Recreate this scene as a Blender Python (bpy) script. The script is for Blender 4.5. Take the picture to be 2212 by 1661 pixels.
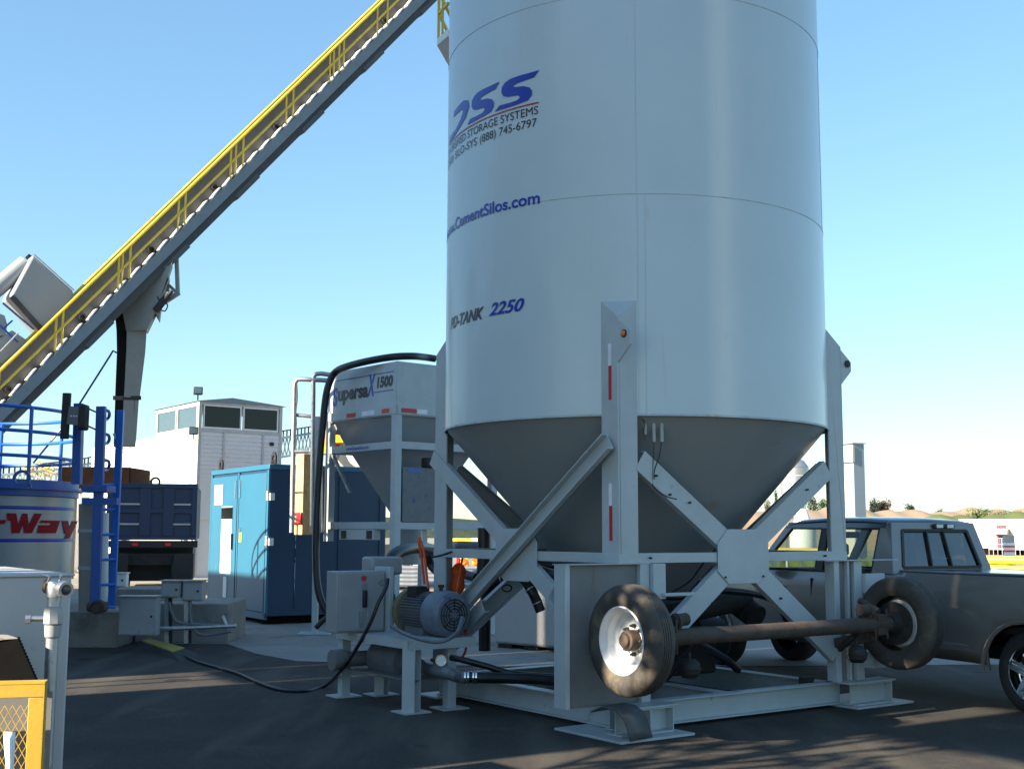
import bpy, bmesh, math, random
from mathutils import Vector as V, Matrix
from math import sin, cos, pi, radians
random.seed(7)
SC = bpy.context.scene
for o in list(bpy.data.objects): bpy.data.objects.remove(o)

# ------------------------------------------------------------------ camera, sky, sun, exposure
FPX, PT, RO, HH = 2603.0, 0.1215, 0.004, 1.782      # focal length in px of a 2212 px wide frame, pitch, roll, eye height
cd = bpy.data.cameras.new('camera'); cam = bpy.data.objects.new('camera', cd)
SC.collection.objects.link(cam); SC.camera = cam
cd.sensor_width = 36; cd.sensor_fit = 'HORIZONTAL'; cd.lens = FPX / 2212 * 36
cd.clip_start = 0.05; cd.clip_end = 4000
cam.matrix_world = Matrix.Translation((0, 0, HH)) @ Matrix.Rotation(pi/2 + PT, 4, 'X') @ Matrix.Rotation(RO, 4, 'Z')

SDX, SDY, EL = -0.84, -0.54, radians(23.0)            # horizontal direction towards the sun, elevation
w = bpy.data.worlds.new('World'); SC.world = w; w.use_nodes = True
nt = w.node_tree; bg = nt.nodes['Background']
sky = nt.nodes.new('ShaderNodeTexSky'); sky.sky_type = 'NISHITA'; sky.sun_disc = False
sky.sun_elevation = EL; sky.sun_rotation = math.atan2(SDX, SDY)
sky.altitude = 50; sky.air_density = 1.2; sky.dust_density = 0.2; sky.ozone_density = 3
gm = nt.nodes.new('ShaderNodeGamma'); gm.inputs[1].default_value = 0.68
hs_ = nt.nodes.new('ShaderNodeHueSaturation'); hs_.inputs['Saturation'].default_value = 1.16
nt.links.new(sky.outputs[0], gm.inputs[0]); nt.links.new(gm.outputs[0], hs_.inputs['Color']); tn_ = nt.nodes.new('ShaderNodeVectorMath'); tn_.operation = 'MULTIPLY'; tn_.inputs[1].default_value = (.80, .97, 1.06)
nt.links.new(hs_.outputs[0], tn_.inputs[0]); nt.links.new(tn_.outputs[0], bg.inputs[0]); bg.inputs[1].default_value = 0.113
sl = bpy.data.lights.new('sun', 'SUN'); sl.energy = 5.0; sl.angle = radians(0.5); sl.color = (1, .86, .68)
so = bpy.data.objects.new('sun', sl); SC.collection.objects.link(so)
so.rotation_euler = V((SDX*cos(EL), SDY*cos(EL), sin(EL))).to_track_quat('Z', 'Y').to_euler()
SC.view_settings.view_transform = 'Standard'; SC.view_settings.look = 'None'
SC.view_settings.exposure = 1.75; SC.view_settings.gamma = 1
SC.render.engine = 'CYCLES'
SC.cycles.max_bounces = 8; SC.cycles.transparent_max_bounces = 12; SC.cycles.use_denoising = True

# ------------------------------------------------------------------ measuring helpers: pixel of the 2212 wide photo -> point of the place
def ray(x, y):
    a, b = x - 1106, 830.5 - y
    a2 = a*cos(RO) - b*sin(RO); b2 = a*sin(RO) + b*cos(RO)
    return V((a2/FPX, cos(PT) - b2/FPX*sin(PT), sin(PT) + b2/FPX*cos(PT)))
def at(x, y, Y):
    r = ray(x, y); return V((0, 0, HH)) + r*(Y/r.y)
def gp(x, y, z=0.0):
    r = ray(x, y); return V((0, 0, HH)) + r*((z-HH)/r.z)
def on(x, y, p, d):                                     # on the vertical plane through p along d
    n = V((-d[1], d[0], 0)); r = ray(x, y); o = V((0, 0, HH))
    return o + r*((V(p)-o).dot(n)/r.dot(n))

# ------------------------------------------------------------------ materials
MT = {}
def mat(name, col, rough=.5, metal=0., var=.12, sc=3., bump=0., bsc=40., col2=None, amt=.0, sc2=2.5, spec=.5, coat=0., trans=0., emit=None, streak=False, cc=None):
    m = bpy.data.materials.new(name); m.use_nodes = True; t = m.node_tree; N = t.nodes; L = t.links
    b = N['Principled BSDF']
    b.inputs['Roughness'].default_value = rough; b.inputs['Metallic'].default_value = metal
    b.inputs['Specular IOR Level'].default_value = spec; b.inputs['Coat Weight'].default_value = coat
    b.inputs['Coat Roughness'].default_value = .08
    b.inputs['Transmission Weight'].default_value = trans
    if emit: b.inputs['Emission Color'].default_value = (*emit[0], 1); b.inputs['Emission Strength'].default_value = emit[1]
    tc = N.new('ShaderNodeTexCoord')
    n1 = N.new('ShaderNodeTexNoise'); n1.inputs['Scale'].default_value = sc; n1.inputs['Detail'].default_value = 6; n1.inputs['Roughness'].default_value = .65
    L.new(tc.outputs['Object'], n1.inputs['Vector'])
    r = N.new('ShaderNodeMapRange'); r.inputs['From Min'].default_value = .3; r.inputs['From Max'].default_value = .7
    r.inputs['To Min'].default_value = 1-var; r.inputs['To Max'].default_value = 1+var
    L.new(n1.outputs['Fac'], r.inputs['Value'])
    mx = N.new('ShaderNodeVectorMath'); mx.operation = 'SCALE'; mx.inputs[0].default_value = col
    L.new(r.outputs[0], mx.inputs['Scale'])
    out = mx.outputs[0]
    if col2:
        n2 = N.new('ShaderNodeTexNoise'); n2.inputs['Scale'].default_value = sc2; n2.inputs['Detail'].default_value = 8; n2.inputs['Roughness'].default_value = .7
        if streak:
            mp = N.new('ShaderNodeMapping'); mp.inputs['Scale'].default_value = (3, 3, .25)
            L.new(tc.outputs['Object'], mp.inputs[0]); L.new(mp.outputs[0], n2.inputs['Vector'])
        else: L.new(tc.outputs['Object'], n2.inputs['Vector'])
        rr = N.new('ShaderNodeMapRange'); rr.inputs['From Min'].default_value = .66-amt*.4; rr.inputs['From Max'].default_value = .78-amt*.4
        L.new(n2.outputs['Fac'], rr.inputs['Value'])
        mc = N.new('ShaderNodeMix'); mc.data_type = 'RGBA'
        L.new(rr.outputs[0], mc.inputs[0]); L.new(out, mc.inputs[6]); mc.inputs[7].default_value = (*col2, 1)
        out = mc.outputs[2]
        ra = N.new('ShaderNodeMapRange'); ra.inputs['To Min'].default_value = rough; ra.inputs['To Max'].default_value = min(1, rough+.3)
        L.new(rr.outputs[0], ra.inputs['Value']); L.new(ra.outputs[0], b.inputs['Roughness'])
    L.new(out, b.inputs['Base Color'])
    if bump:
        nb = N.new('ShaderNodeTexNoise'); nb.inputs['Scale'].default_value = bsc; nb.inputs['Detail'].default_value = 4
        L.new(tc.outputs['Object'], nb.inputs['Vector'])
        bp = N.new('ShaderNodeBump'); bp.inputs['Strength'].default_value = 1; bp.inputs['Distance'].default_value = bump
        L.new(nb.outputs['Fac'], bp.inputs['Height']); L.new(bp.outputs[0], b.inputs['Normal'])
    MT[name] = m; return m
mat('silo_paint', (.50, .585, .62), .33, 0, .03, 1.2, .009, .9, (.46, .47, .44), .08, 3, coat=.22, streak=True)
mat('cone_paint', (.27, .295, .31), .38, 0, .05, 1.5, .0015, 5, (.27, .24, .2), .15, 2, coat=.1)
mat('frame_paint', (.42, .465, .48), .42, 0, .07, 4, .0006, 30, (.22, .16, .11), .04, 6)
mat('dirty_paint', (.17, .17, .165), .6, 0, .15, 3, .001, 30, (.16, .12, .09), .22, 5, streak=True)
mat('weld_line', (.44, .50, .52), .6, 0, .15, 6, 0, 1, (.36, .30, .24), .3, 3)
mat('logo_blue', (.012, .04, .36), .3, 0, .03); mat('logo_black', (.02, .02, .025), .35, 0, .03)
mat('logo_red', (.35, .02, .03), .3, 0, .03); mat('tape_red', (.5, .012, .02), .35); mat('tape_white', (.75, .76, .8), .4)
mat('orange_lens', (.75, .16, .01), .2, coat=.5); mat('red_lens', (.75, .01, .02), .2, coat=.5)
mat('rubber', (.018, .018, .018), .75, 0, .2, 10, .001, 60, (.06, .05, .04), .2, 6)
mat('tyre_rubber', (.055, .050, .043), .72, 0, .25, 6, .0008, 60, (.13, .105, .07), .35, 5)
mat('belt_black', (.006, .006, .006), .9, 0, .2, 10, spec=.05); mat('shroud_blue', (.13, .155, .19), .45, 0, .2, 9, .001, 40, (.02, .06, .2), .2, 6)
mat('black_hose', (.012, .012, .014), .35, 0, .2, 12)
mat('rim_white', (.62, .64, .66), .4, 0, .08, 8, .0005, 30, (.3, .17, .09), .08, 12)
mat('rusty_steel', (.075, .058, .046), .8, .2, .3, 10, .002, 40, (.13, .065, .038), .3, 7)
mat('fender_grey', (.09, .095, .10), .55, 0, .2, 8, .001, 40, (.05, .045, .04), .2, 6); mat('worn_yellow', (.34, .26, .05), .7, 0, .25, 12, 0, 1, (.12, .1, .06), .3, 10)
mat('dark_steel', (.035, .033, .032), .65, .4, .3, 8, .001, 40)
mat('steel', (.55, .56, .57), .35, .9, .12, 12, .0004, 60); mat('galv', (.42, .44, .46), .42, .75, .15, 14, .0004, 60, (.3, .31, .33), .3, 14)
mat('chrome', (.75, .76, .78), .12, 1., .05)
mat('motor_grey', (.14, .15, .165), .5, 0, .15, 12, .001, 50, (.03, .08, .2), .2, 6)
mat('motor_yellow', (.17, .15, .08), .6, 0, .2, 14); mat('box_grey', (.30, .31, .32), .45, 0, .06, 6, .0006, 20, (.2, .19, .18), .1, 5)
def asphalt():
    m = mat('asphalt', (.046, .041, .036), .92, 0, .25, .8, .006, 110, (.085, .078, .064), .26, .55, spec=.25); t = m.node_tree; N, L = t.nodes, t.links; b = N['Principled BSDF']
    src = b.inputs['Base Color'].links[0].from_socket; tc = N.new('ShaderNodeTexCoord')
    def layer(src, fac, col):
        mc = N.new('ShaderNodeMix'); mc.data_type = 'RGBA'; L.new(fac, mc.inputs[0]); L.new(src, mc.inputs[6]); mc.inputs[7].default_value = (*col, 1); return mc.outputs[2]
    def noise(scale, lo, hi, mul=1., stretch=None, det=5, vor=False):
        n = N.new('ShaderNodeTexVoronoi' if vor else 'ShaderNodeTexNoise'); n.inputs['Scale'].default_value = scale
        if not vor: n.inputs['Detail'].default_value = det
        if stretch:
            mp = N.new('ShaderNodeMapping'); mp.inputs['Scale'].default_value = stretch[:3]; mp.inputs['Rotation'].default_value = (0, 0, stretch[3]); L.new(tc.outputs['Object'], mp.inputs[0]); L.new(mp.outputs[0], n.inputs['Vector'])
        else: L.new(tc.outputs['Object'], n.inputs['Vector'])
        if vor: n.feature = 'DISTANCE_TO_EDGE'
        r = N.new('ShaderNodeMapRange'); r.inputs['From Min'].default_value = lo; r.inputs['From Max'].default_value = hi; r.inputs['To Max'].default_value = mul
        L.new(n.outputs['Distance' if vor else 'Fac'], r.inputs['Value']); return r.outputs[0]
    src = layer(src, noise(130, .62, .70, .6, det=2), (.13, .12, .105))          # pale stones in the surface
    src = layer(src, noise(34, .60, .68, .5, det=4), (.11, .10, .085))
    src = layer(src, noise(22, .62, .70, .6, det=4), (.015, .015, .015))
    src = layer(src, noise(1.6, .50, .70, .65, (1, .16, 1, .6)), (.12, .108, .085))  # dusty wheel tracks
    src = layer(src, noise(.9, .66, .70, .8), (.012, .012, .012))                 # oil stains
    L.new(src, b.inputs['Base Color'])
asphalt()
mat('concrete', (.23, .215, .195), .85, 0, .15, 1.2, .002, 60, (.14, .13, .12), .3, .8)
mat('far_ground', (.27, .24, .19), .95, 0, .12, .3)
mat('yellow_paint', (.78, .52, .02), .4, 0, .08, 6, 0, 1, (.35, .2, .05), .08, 8)
mat('guard_yellow', (.55, .34, .04), .5, 0, .08, 6, .0006, 50, (.25, .15, .05), .15, 8)
mat('conv_grey', (.075, .078, .075), .6, 0, .12, 1, .002, 6); mat('conv_channel', (.17, .21, .24), .5, 0, .1, 2)
mat('conv_dark', (.055, .055, .055), .7, 0, .2, 1.5, 0, 1, (.12, .11, .1), .2, .8)
mat('duct_paint', (.30, .32, .33), .45, 0, .05, 1, .004, 2)
mat('chute_grey', (.22, .22, .205), .6, 0, .12, 1.5, .002, 8, (.1, .05, .03), .12, 1.4, streak=True)
mat('blue_tank', (.010, .075, .32), .42, 0, .1, 4, 0, 1, (.02, .03, .08), .1, 5); mat('blue_rail', (.012, .13, .50), .35, 0, .05)
mat('tank_silver', (.30, .30, .31), .4, .35, .06, 2, .002, 3)
mat('stripe_blue', (.012, .03, .30), .4); mat('cab_blue', (.022, .13, .22), .42, 0, .06, 1.5, .002, 3, (.30, .20, .08), .04, 2, streak=True)
mat('cab_blue_shaded', (.01, .045, .10), .45, 0, .1, 1.5, .002, 3, (.02, .05, .09), .2, 2)  # same cabinet blue with the shade of its unlit sides put in
mat('dump_blue', (.013, .030, .075), .5, 0, .15, 2, .004, 3, (.04, .035, .03), .15, 2)
mat('rust_brown', (.012, .007, .005), .9, 0, .3, 2, spec=.05)
mat('siding', (.72, .72, .72), .5, 0, .03, 2); mat('siding_trim', (.48, .48, .47), .5)
mat('dark_glass', (.008, .009, .010), .08, 0, .1, 2, spec=.35); mat('mirror_glass', (.16, .22, .26), .08, .7, .05)
mat('white_paint', (.78, .77, .74), .5, 0, .04, 3); mat('cream', (.42, .39, .32), .7, 0, .05, 1)
mat('wood', (.55, .37, .18), .75, 0, .25, 9, .002, 30, (.25, .14, .06), .2, 6, streak=True)
mat('orange_cloth', (.65, .09, .015), .7, 0, .2, 20); mat('enclosure', (.44, .43, .42), .5, 0, .05, 3, .0008, 8, (.3, .27, .25), .08, 5)
mat('truck_paint', (.20, .185, .17), .28, .3, .03, 2, coat=.7); mat('truck_blue', (.06, .07, .09), .25, .3, .03, coat=.8)  # second paint: reflected sky blue put into the roof; tonneau's own dark blue
mat('black_trim', (.01, .01, .011), .5); mat('seat_cloth', (.04, .045, .06), .8)
mat('bark', (.12, .08, .05), .9); mat('leaf_dark', (.022, .036, .018), .8, 0, .4, .5); mat('leaf_green', (.07, .12, .03), .8, 0, .35, .5); mat('leaf_brown', (.10, .075, .05), .8, 0, .35, .5)
mat('sand', (.27, .20, .13), .95, 0, .12, .05); mat('grass', (.11, .14, .04), .95, 0, .3, .1)
mat('steel_bldg', (.20, .26, .31), .5, 0, .06, .6); mat('shade_block_grey', (.50, .53, .56), .7, 0, .1, .5); mat('gauge_face', (.8, .8, .78), .4)
mat('bright_yellow', (.85, .55, .04), .4); mat('mix_red', (.6, .03, .05), .4); mat('white_cloth', (.8, .79, .77), .9, 0, .05, 20, .002, 30)
mat('yellow_label', (.8, .5, .02), .5); mat('green_glass', (.9, .95, .92), .02, trans=1.)
def glass(name, tint, alpha):
    m = bpy.data.materials.new(name); m.use_nodes = True; t = m.node_tree; t.nodes.clear()
    o = t.nodes.new('ShaderNodeOutputMaterial'); a = t.nodes.new('ShaderNodeBsdfTransparent'); a.inputs[0].default_value = (*tint, 1)
    g = t.nodes.new('ShaderNodeBsdfGlossy'); g.inputs['Roughness'].default_value = .03
    mx = t.nodes.new('ShaderNodeMixShader'); f = t.nodes.new('ShaderNodeLayerWeight'); f.inputs[0].default_value = .5
    pw = t.nodes.new('ShaderNodeMath'); pw.operation = 'POWER'; pw.inputs[1].default_value = 4.5
    ad = t.nodes.new('ShaderNodeMath'); ad.operation = 'ADD'; ad.inputs[1].default_value = alpha
    t.links.new(f.outputs['Facing'], pw.inputs[0]); t.links.new(pw.outputs[0], ad.inputs[0]); t.links.new(ad.outputs[0], mx.inputs[0]); t.links.new(a.outputs[0], mx.inputs[1]); t.links.new(g.outputs[0], mx.inputs[2]); t.links.new(mx.outputs[0], o.inputs[0])
    MT[name] = m
glass('side_glass', (.55, .62, .58), .05); glass('rear_glass', (.02, .025, .04), .17)

# ------------------------------------------------------------------ mesh builder
class MB:
    def __init__(s): s.v = []; s.f = []; s.sm = []
    def add(s, vs, fs, smooth=False):
        n = len(s.v); s.v += [V(a) for a in vs]; s.f += [tuple(n+i for i in f) for f in fs]; s.sm += [smooth]*len(fs); return s
    def frame(s, o, x, y, z, dx, dy, dz):                # box from corner o spanning dx,dy,dz along x,y,z
        o, x, y, z = V(o), V(x), V(y), V(z)
        p = [o + x*(dx*i) + y*(dy*j) + z*(dz*k) for k in (0, 1) for j in (0, 1) for i in (0, 1)]
        return s.add(p, [(0, 2, 3, 1), (4, 5, 7, 6), (0, 1, 5, 4), (2, 6, 7, 3), (0, 4, 6, 2), (1, 3, 7, 5)])
    def box(s, x0, x1, y0, y1, z0, z1): return s.frame((x0, y0, z0), (1, 0, 0), (0, 1, 0), (0, 0, 1), x1-x0, y1-y0, z1-z0)
    def bar(s, p, q, wd, ht, up=(0, 0, 1), c=(.5, .5)):  # rectangular bar p->q, width across, height along up
        p, q = V(p), V(q); d = (q-p); L = d.length; d.normalize(); u = V(up); sd = d.cross(u).normalized(); u = sd.cross(d).normalized()
        return s.frame(p - sd*(wd*c[0]) - u*(ht*c[1]), d, sd, u, L, wd, ht)
    def prism(s, pts, off):                              # planar polygon extruded by off
        n = len(pts); off = V(off); a = [V(p) for p in pts]; b = [p+off for p in a]
        return s.add(a+b, [tuple(range(n))[::-1], tuple(range(n, 2*n))] + [(i, (i+1) % n, n+(i+1) % n, n+i) for i in range(n)])
    def tube(s, pts, r, seg=10, caps=True):
        P = [V(p) for p in pts]; n = len(P); rs = r if isinstance(r, (list, tuple)) else [r]*n
        ref = None; vs = []
        for i in range(n):
            d = (P[min(i+1, n-1)] - P[max(i-1, 0)]).normalized()
            if ref is None: ref = d.orthogonal().normalized()
            ref = (ref - d*ref.dot(d)); ref = ref.normalized() if ref.length > 1e-6 else d.orthogonal().normalized()
            b = d.cross(ref)
            for k in range(seg):
                a = 2*pi*k/seg; vs.append(P[i] + (ref*cos(a) + b*sin(a))*rs[i])
        fs = [(i*seg+k, i*seg+(k+1) % seg, (i+1)*seg+(k+1) % seg, (i+1)*seg+k) for i in range(n-1) for k in range(seg)]
        s.add(vs, fs, True)
        if caps:
            m = len(s.v) - n*seg
            s.f.append(tuple(m+k for k in range(seg))[::-1]); s.f.append(tuple(m+(n-1)*seg+k for k in range(seg))); s.sm += [False, False]
        return s
    def lathe(s, o, ax, prof, seg=40, a0=0, a1=2*pi, smooth=True, xref=None):   # prof: (radius, height along ax)
        o, ax = V(o), V(ax).normalized(); x = V(xref).normalized() if xref else ax.orthogonal().normalized(); y = ax.cross(x)
        full = abs(a1-a0-2*pi) < 1e-6; m = seg if full else seg+1; n = len(prof)
        vs = [o + ax*h + (x*cos(a0+(a1-a0)*k/seg) + y*sin(a0+(a1-a0)*k/seg))*r for r, h in prof for k in range(m)]
        fs = [(i*m+k, i*m+(k+1) % m, (i+1)*m+(k+1) % m, (i+1)*m+k) for i in range(n-1) for k in range(seg)]
        return s.add(vs, fs, smooth)
    def cyl(s, p, q, r, seg=20):
        p, q = V(p), V(q); L = (q-p).length
        return s.lathe(p, q-p, [(0, 0), (r, 0), (r, L), (0, L)], seg, smooth=False) if seg < 9 else s._c(p, q, r, L, seg)
    def _c(s, p, q, r, L, seg):
        s.lathe(p, q-p, [(r, 0), (r, L)], seg); s.lathe(p, q-p, [(0, 0), (r, 0)], seg, smooth=False); return s.lathe(p, q-p, [(r, L), (0, L)], seg, smooth=False)
    def ibeam(s, p, q, ht, fw, t=.014, up=(0, 0, 1)):
        p, q = V(p), V(q); u = V(up)
        s.bar(p + u*(ht/2-t/2), q + u*(ht/2-t/2), fw, t, up); s.bar(p - u*(ht/2-t/2), q - u*(ht/2-t/2), fw, t, up); return s.bar(p, q, t, ht-2*t, up)
    def chan(s, p, q, ht, dp, side, t=.012, up=None):    # channel p->q: web ht high across up, flanges dp deep towards side
        p, q, sd = V(p), V(q), V(side).normalized(); d = (q-p).normalized(); u = sd.cross(d).normalized(); L = (q-p).length
        s.frame(p - u*ht/2, d, u, sd, L, ht, t)
        s.frame(p - u*ht/2 + sd*t, d, u, sd, L, t, dp-t); return s.frame(p + u*(ht/2-t) + sd*t, d, u, sd, L, t, dp-t)
ROOTM = {}
def thing(name, label, cat, loc=(0, 0, 0), rz=0, group=None):
    o = bpy.data.objects.new(name, None); SC.collection.objects.link(o); o.location = loc; o.rotation_euler = (0, 0, rz); o.empty_display_size = .3
    o['label'] = label; o['category'] = cat
    if group: o['group'] = group
    ROOTM[o] = Matrix.Translation(loc) @ Matrix.Rotation(rz, 4, 'Z'); return o
def build(mb, name, m, parent=None, world=False, bev=0, flip=False, solid=0):
    me = bpy.data.meshes.new(name); vs = mb.v
    r = parent
    while r is not None and r not in ROOTM: r = r.parent
    if world and r is not None:
        I = ROOTM[r].inverted(); vs = [I @ v for v in vs]
    me.from_pydata([tuple(v) for v in vs], [], mb.f); me.polygons.foreach_set('use_smooth', mb.sm)
    b = bmesh.new(); b.from_mesh(me); bmesh.ops.remove_doubles(b, verts=b.verts, dist=1e-5); bmesh.ops.recalc_face_normals(b, faces=b.faces); b.to_mesh(me); b.free()
    me.set_sharp_from_angle(angle=radians(32))
    me.materials.append(MT[m]); o = bpy.data.objects.new(name, me); SC.collection.objects.link(o)
    if parent is not None: o.parent = parent
    if solid: q = o.modifiers.new('s', 'SOLIDIFY'); q.thickness = solid; q.offset = 0
    if bev: q = o.modifiers.new('b', 'BEVEL'); q.width = bev; q.segments = 2; q.limit_method = 'ANGLE'; q.angle_limit = radians(40)
    return o
def tag(o, label, cat, group=None, kind=None):
    if label: o['label'] = label
    if cat: o['category'] = cat
    if group: o['group'] = group
    if kind: o['kind'] = kind
    return o
def struct(mb, name, m): o = build(mb, name, m); o['kind'] = 'structure'; return o
def copy_tree(o, parent=None):
    c = o.copy(); SC.collection.objects.link(c); c.parent = parent
    if o in ROOTM: ROOTM[c] = ROOTM[o]
    for ch in list(o.children): copy_tree(ch, c)
    return c
def curve(pts, n=8):                                     # Catmull-Rom through pts
    P = [V(p) for p in pts]; P = [P[0]*2-P[1]] + P + [P[-1]*2-P[-2]]; out = []
    for i in range(1, len(P)-2):
        for k in range(n):
            t = k/n; a, b, c, d = P[i-1:i+3]
            out.append(.5*((2*b) + (c-a)*t + (2*a-5*b+4*c-d)*t*t + (3*b-a-3*c+d)*t**3))
    return out + [P[-2]]
def letters(body, offset=0., shear=0., spacing=1.):
    cu = bpy.data.curves.new('t', 'FONT'); cu.body = body; cu.offset = offset; cu.shear = shear; cu.space_character = spacing; cu.resolution_u = 4
    o = bpy.data.objects.new('t', cu); SC.collection.objects.link(o); bpy.context.view_layer.update()
    me = bpy.data.meshes.new_from_object(o); vs = [v.co.copy() for v in me.vertices]; fs = [tuple(p.vertices) for p in me.polygons]
    bpy.data.objects.remove(o); bpy.data.curves.remove(cu); bpy.data.meshes.remove(me)
    x0 = min(v.x for v in vs); x1 = max(v.x for v in vs)
    return [((v.x-x0)/(x1-x0), v.y) for v in vs], fs     # x in 0..1, y in font units (cap height about .69)
def flat_text(body, p0, p1, up, size, name, m, parent, world=True, offset=0., shear=0.):
    vs, fs = letters(body, offset, shear); p0, p1, up = V(p0), V(p1), V(up)
    mb = MB(); mb.add([p0 + (p1-p0)*x + up*(y*size/.69) for x, y in vs], fs); return build(mb, name, m, parent, world)

# ------------------------------------------------------------------ ground
g = MB(); g.add([(-700, -60, 0), (700, -60, 0), (700, 900, 0), (-700, 900, 0)], [(0, 1, 2, 3)]); struct(g, 'ground', 'far_ground')
g = MB(); g.add([(-90, -60, .004), (90, -60, .004), (90, 30, .004), (-90, 30, .004)], [(0, 1, 2, 3)]); struct(g, 'asphalt_yard', 'asphalt')
g = MB(); P = [gp(*p, .008) for p in ((490, 1390), (553, 1411), (640, 1427), (830, 1433), (1230, 1441), (1560, 1438))]
P = [(p.x, p.y, .008) for p in P] + [(14, 17.5, .008), (16, 30, .008), (-22, 30, .008), (-22, 19.4, .008)]
g.add(P, [tuple(range(len(P)))]); struct(g, 'concrete_pavement', 'concrete')
g = MB(); g.add([(-60, 30.0, .006), (90, 30, .006), (90, 62, .006), (-60, 62, .006)], [(0, 1, 2, 3)]); struct(g, 'gravel_lot', 'far_ground')
# ------------------------------------------------------------------ THE SILO (local frame: x along front-right face, y along left face)
TH = .621; CX, CY = 13.14*sin(.101), 13.14*cos(.101); S = 1.5625; R = 2.05
silo = thing('cement_silo', 'huge pale grey cylindrical cement silo on braced legs, blue lettering, filling the centre', 'silo', (CX, CY, 0), TH)
E1 = V((cos(TH), sin(TH), 0)); E2 = V((-sin(TH), cos(TH), 0)); CC = V((CX, CY, 0)); ZC = 2.864
def lw(x, y, z): return CC + E1*x + E2*y + V((0, 0, z))
sh = MB().lathe((0, 0, 0), (0, 0, 1), [(R-.01, ZC-.012), (R, ZC-.012), (R, 10.6), (R*.5, 11.2), (.3, 11.5), (0, 11.5)], 160)
shell = build(sh, 'shell', 'silo_paint', silo)
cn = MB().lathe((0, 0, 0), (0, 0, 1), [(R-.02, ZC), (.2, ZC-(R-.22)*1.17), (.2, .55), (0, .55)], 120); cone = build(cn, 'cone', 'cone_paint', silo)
vb = MB().cyl((0, 0, .42), (0, 0, .62), .3, 24).cyl((-.5, 0, .5), (.1, 0, .5), .12, 16).cyl((0, 0, .70), (0, 0, .74), .33, 24); build(vb, 'valve', 'frame_paint', silo)
for z in (4.939, 6.929, 8.9):
    m_ = MB().lathe((0, 0, 0), (0, 0, 1), [(R-.002, z-.005), (R+.0035, z-.0025), (R+.0035, z+.0025), (R-.002, z+.005)], 160); build(m_, 'seam', 'weld_line', shell)
def vseam(a, z0, z1):
    a -= TH; c_, s_ = cos(a), sin(a); t_ = V((-s_, c_, 0))
    return MB().frame(V((c_, s_, 0))*(R-.004) - t_*.0015 + V((0, 0, z0)), (c_, s_, 0), t_, (0, 0, 1), .0065, .003, z1-z0)
for a, z0, z1 in ((-1.647, ZC, 4.93), (-1.612, ZC, 4.93), (-1.65, 4.95, 6.92), (-.35, 4.95, 6.92)): build(vseam(a, z0, z1), 'seam', 'weld_line', shell)
build(MB().lathe((0, 0, 0), (0, 0, 1), [(R-.005, ZC-.02), (R+.004, ZC-.02), (R+.004, ZC), (R-.005, ZC)], 160), 'rim_edge', 'weld_line', shell)

# legs: angle sections, outer corner at (+-S, +-S)
AW, AT = .235, .02; ZR0, ZR1 = 1.504, 1.594
def leg(sx, sy):
    m_ = MB(); X = sx*S; Y = sy*S
    # plate lying in the plane x = X
    zb = .26 if (sx, sy) in ((-1, 1), (1, 1)) else ZR0
    m_.prism([(X, Y, zb), (X, Y-sy*AW, zb), (X, Y-sy*AW, 3.92), (X, Y, 3.745)], (-sx*AT, 0, 0))
    m_.prism([(X-sx*AT, Y, zb), (X-sx*AW, Y, zb), (X-sx*AW, Y, 3.92), (X-sx*AT, Y, 3.76)], (0, -sy*AT, 0))
    m_.prism([(X, Y, 3.747), (X-sx*AW, Y, 3.922), (X-sx*.16, Y-sy*.16, 3.98), (X, Y-sy*AW, 3.922)], (0, 0, -.012))
    return m_
legs = {}
for c_ in ((-1, -1), (1, -1), (-1, 1), (1, 1)): legs[c_] = build(leg(*c_), 'leg', 'frame_paint', silo, bev=.004)
# lugs on the two near legs
lug = build(MB().prism([(-S, -S, 3.72), (-S, -1.745, 3.60), (-S, -1.745, 3.47), (-S, -S, 3.32)], (.018, 0, 0)), 'lug', 'frame_paint', silo, bev=.003)
build(MB().cyl((-S-.012, -1.655, 3.575), (-S+.002, -1.655, 3.575), .036, 24), 'lens_ring', 'dark_steel', lug)
build(MB().lathe((-S-.012, -1.655, 3.575), (-1, 0, 0), [(.029, 0), (.027, .008), (.015, .014), (0, .016)], 24), 'marker_lens', 'orange_lens', lug)
lug2 = build(MB().prism([(S, -S, 3.72), (1.725, -S, 3.60), (1.725, -S, 3.50), (S, -S, 3.35)], (0, .018, 0)), 'lug', 'frame_paint', silo, bev=.003)
build(MB().cyl((1.655, -S-.014, 3.575), (1.655, -S, 3.575), .038, 24), 'lug_hole', 'dark_steel', lug2)
for y0, z0, z1, m_ in ((-1.452, 3.30, 3.505, 'tape_white'), (-1.455, 2.985, 3.30, 'tape_red'), (-1.45, 2.02, 2.222, 'tape_white'), (-1.455, 1.705, 2.02, 'tape_red')):
    build(MB().frame((-S-.0025, y0-.021, z0), (1, 0, 0), (0, 1, 0), (0, 0, 1), .0025, .042, z1-z0), 'reflective_tape', m_, silo)
# ring of channels
for i, (a, b, sd) in enumerate((((-S, -S), (S, -S), (0, 1, 0)), ((S, -S), (S, S), (-1, 0, 0)), ((S, S), (-S, S), (0, -1, 0)), ((-S, S), (-S, -S), (1, 0, 0)))):
    zm = (ZR0+ZR1)/2; o_ = V(sd)*-.004
    build(MB().chan(V((*a, zm))+o_, V((*b, zm))+o_, ZR1-ZR0, .09, sd), 'ring_beam', 'frame_paint', silo, bev=.002)
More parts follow.
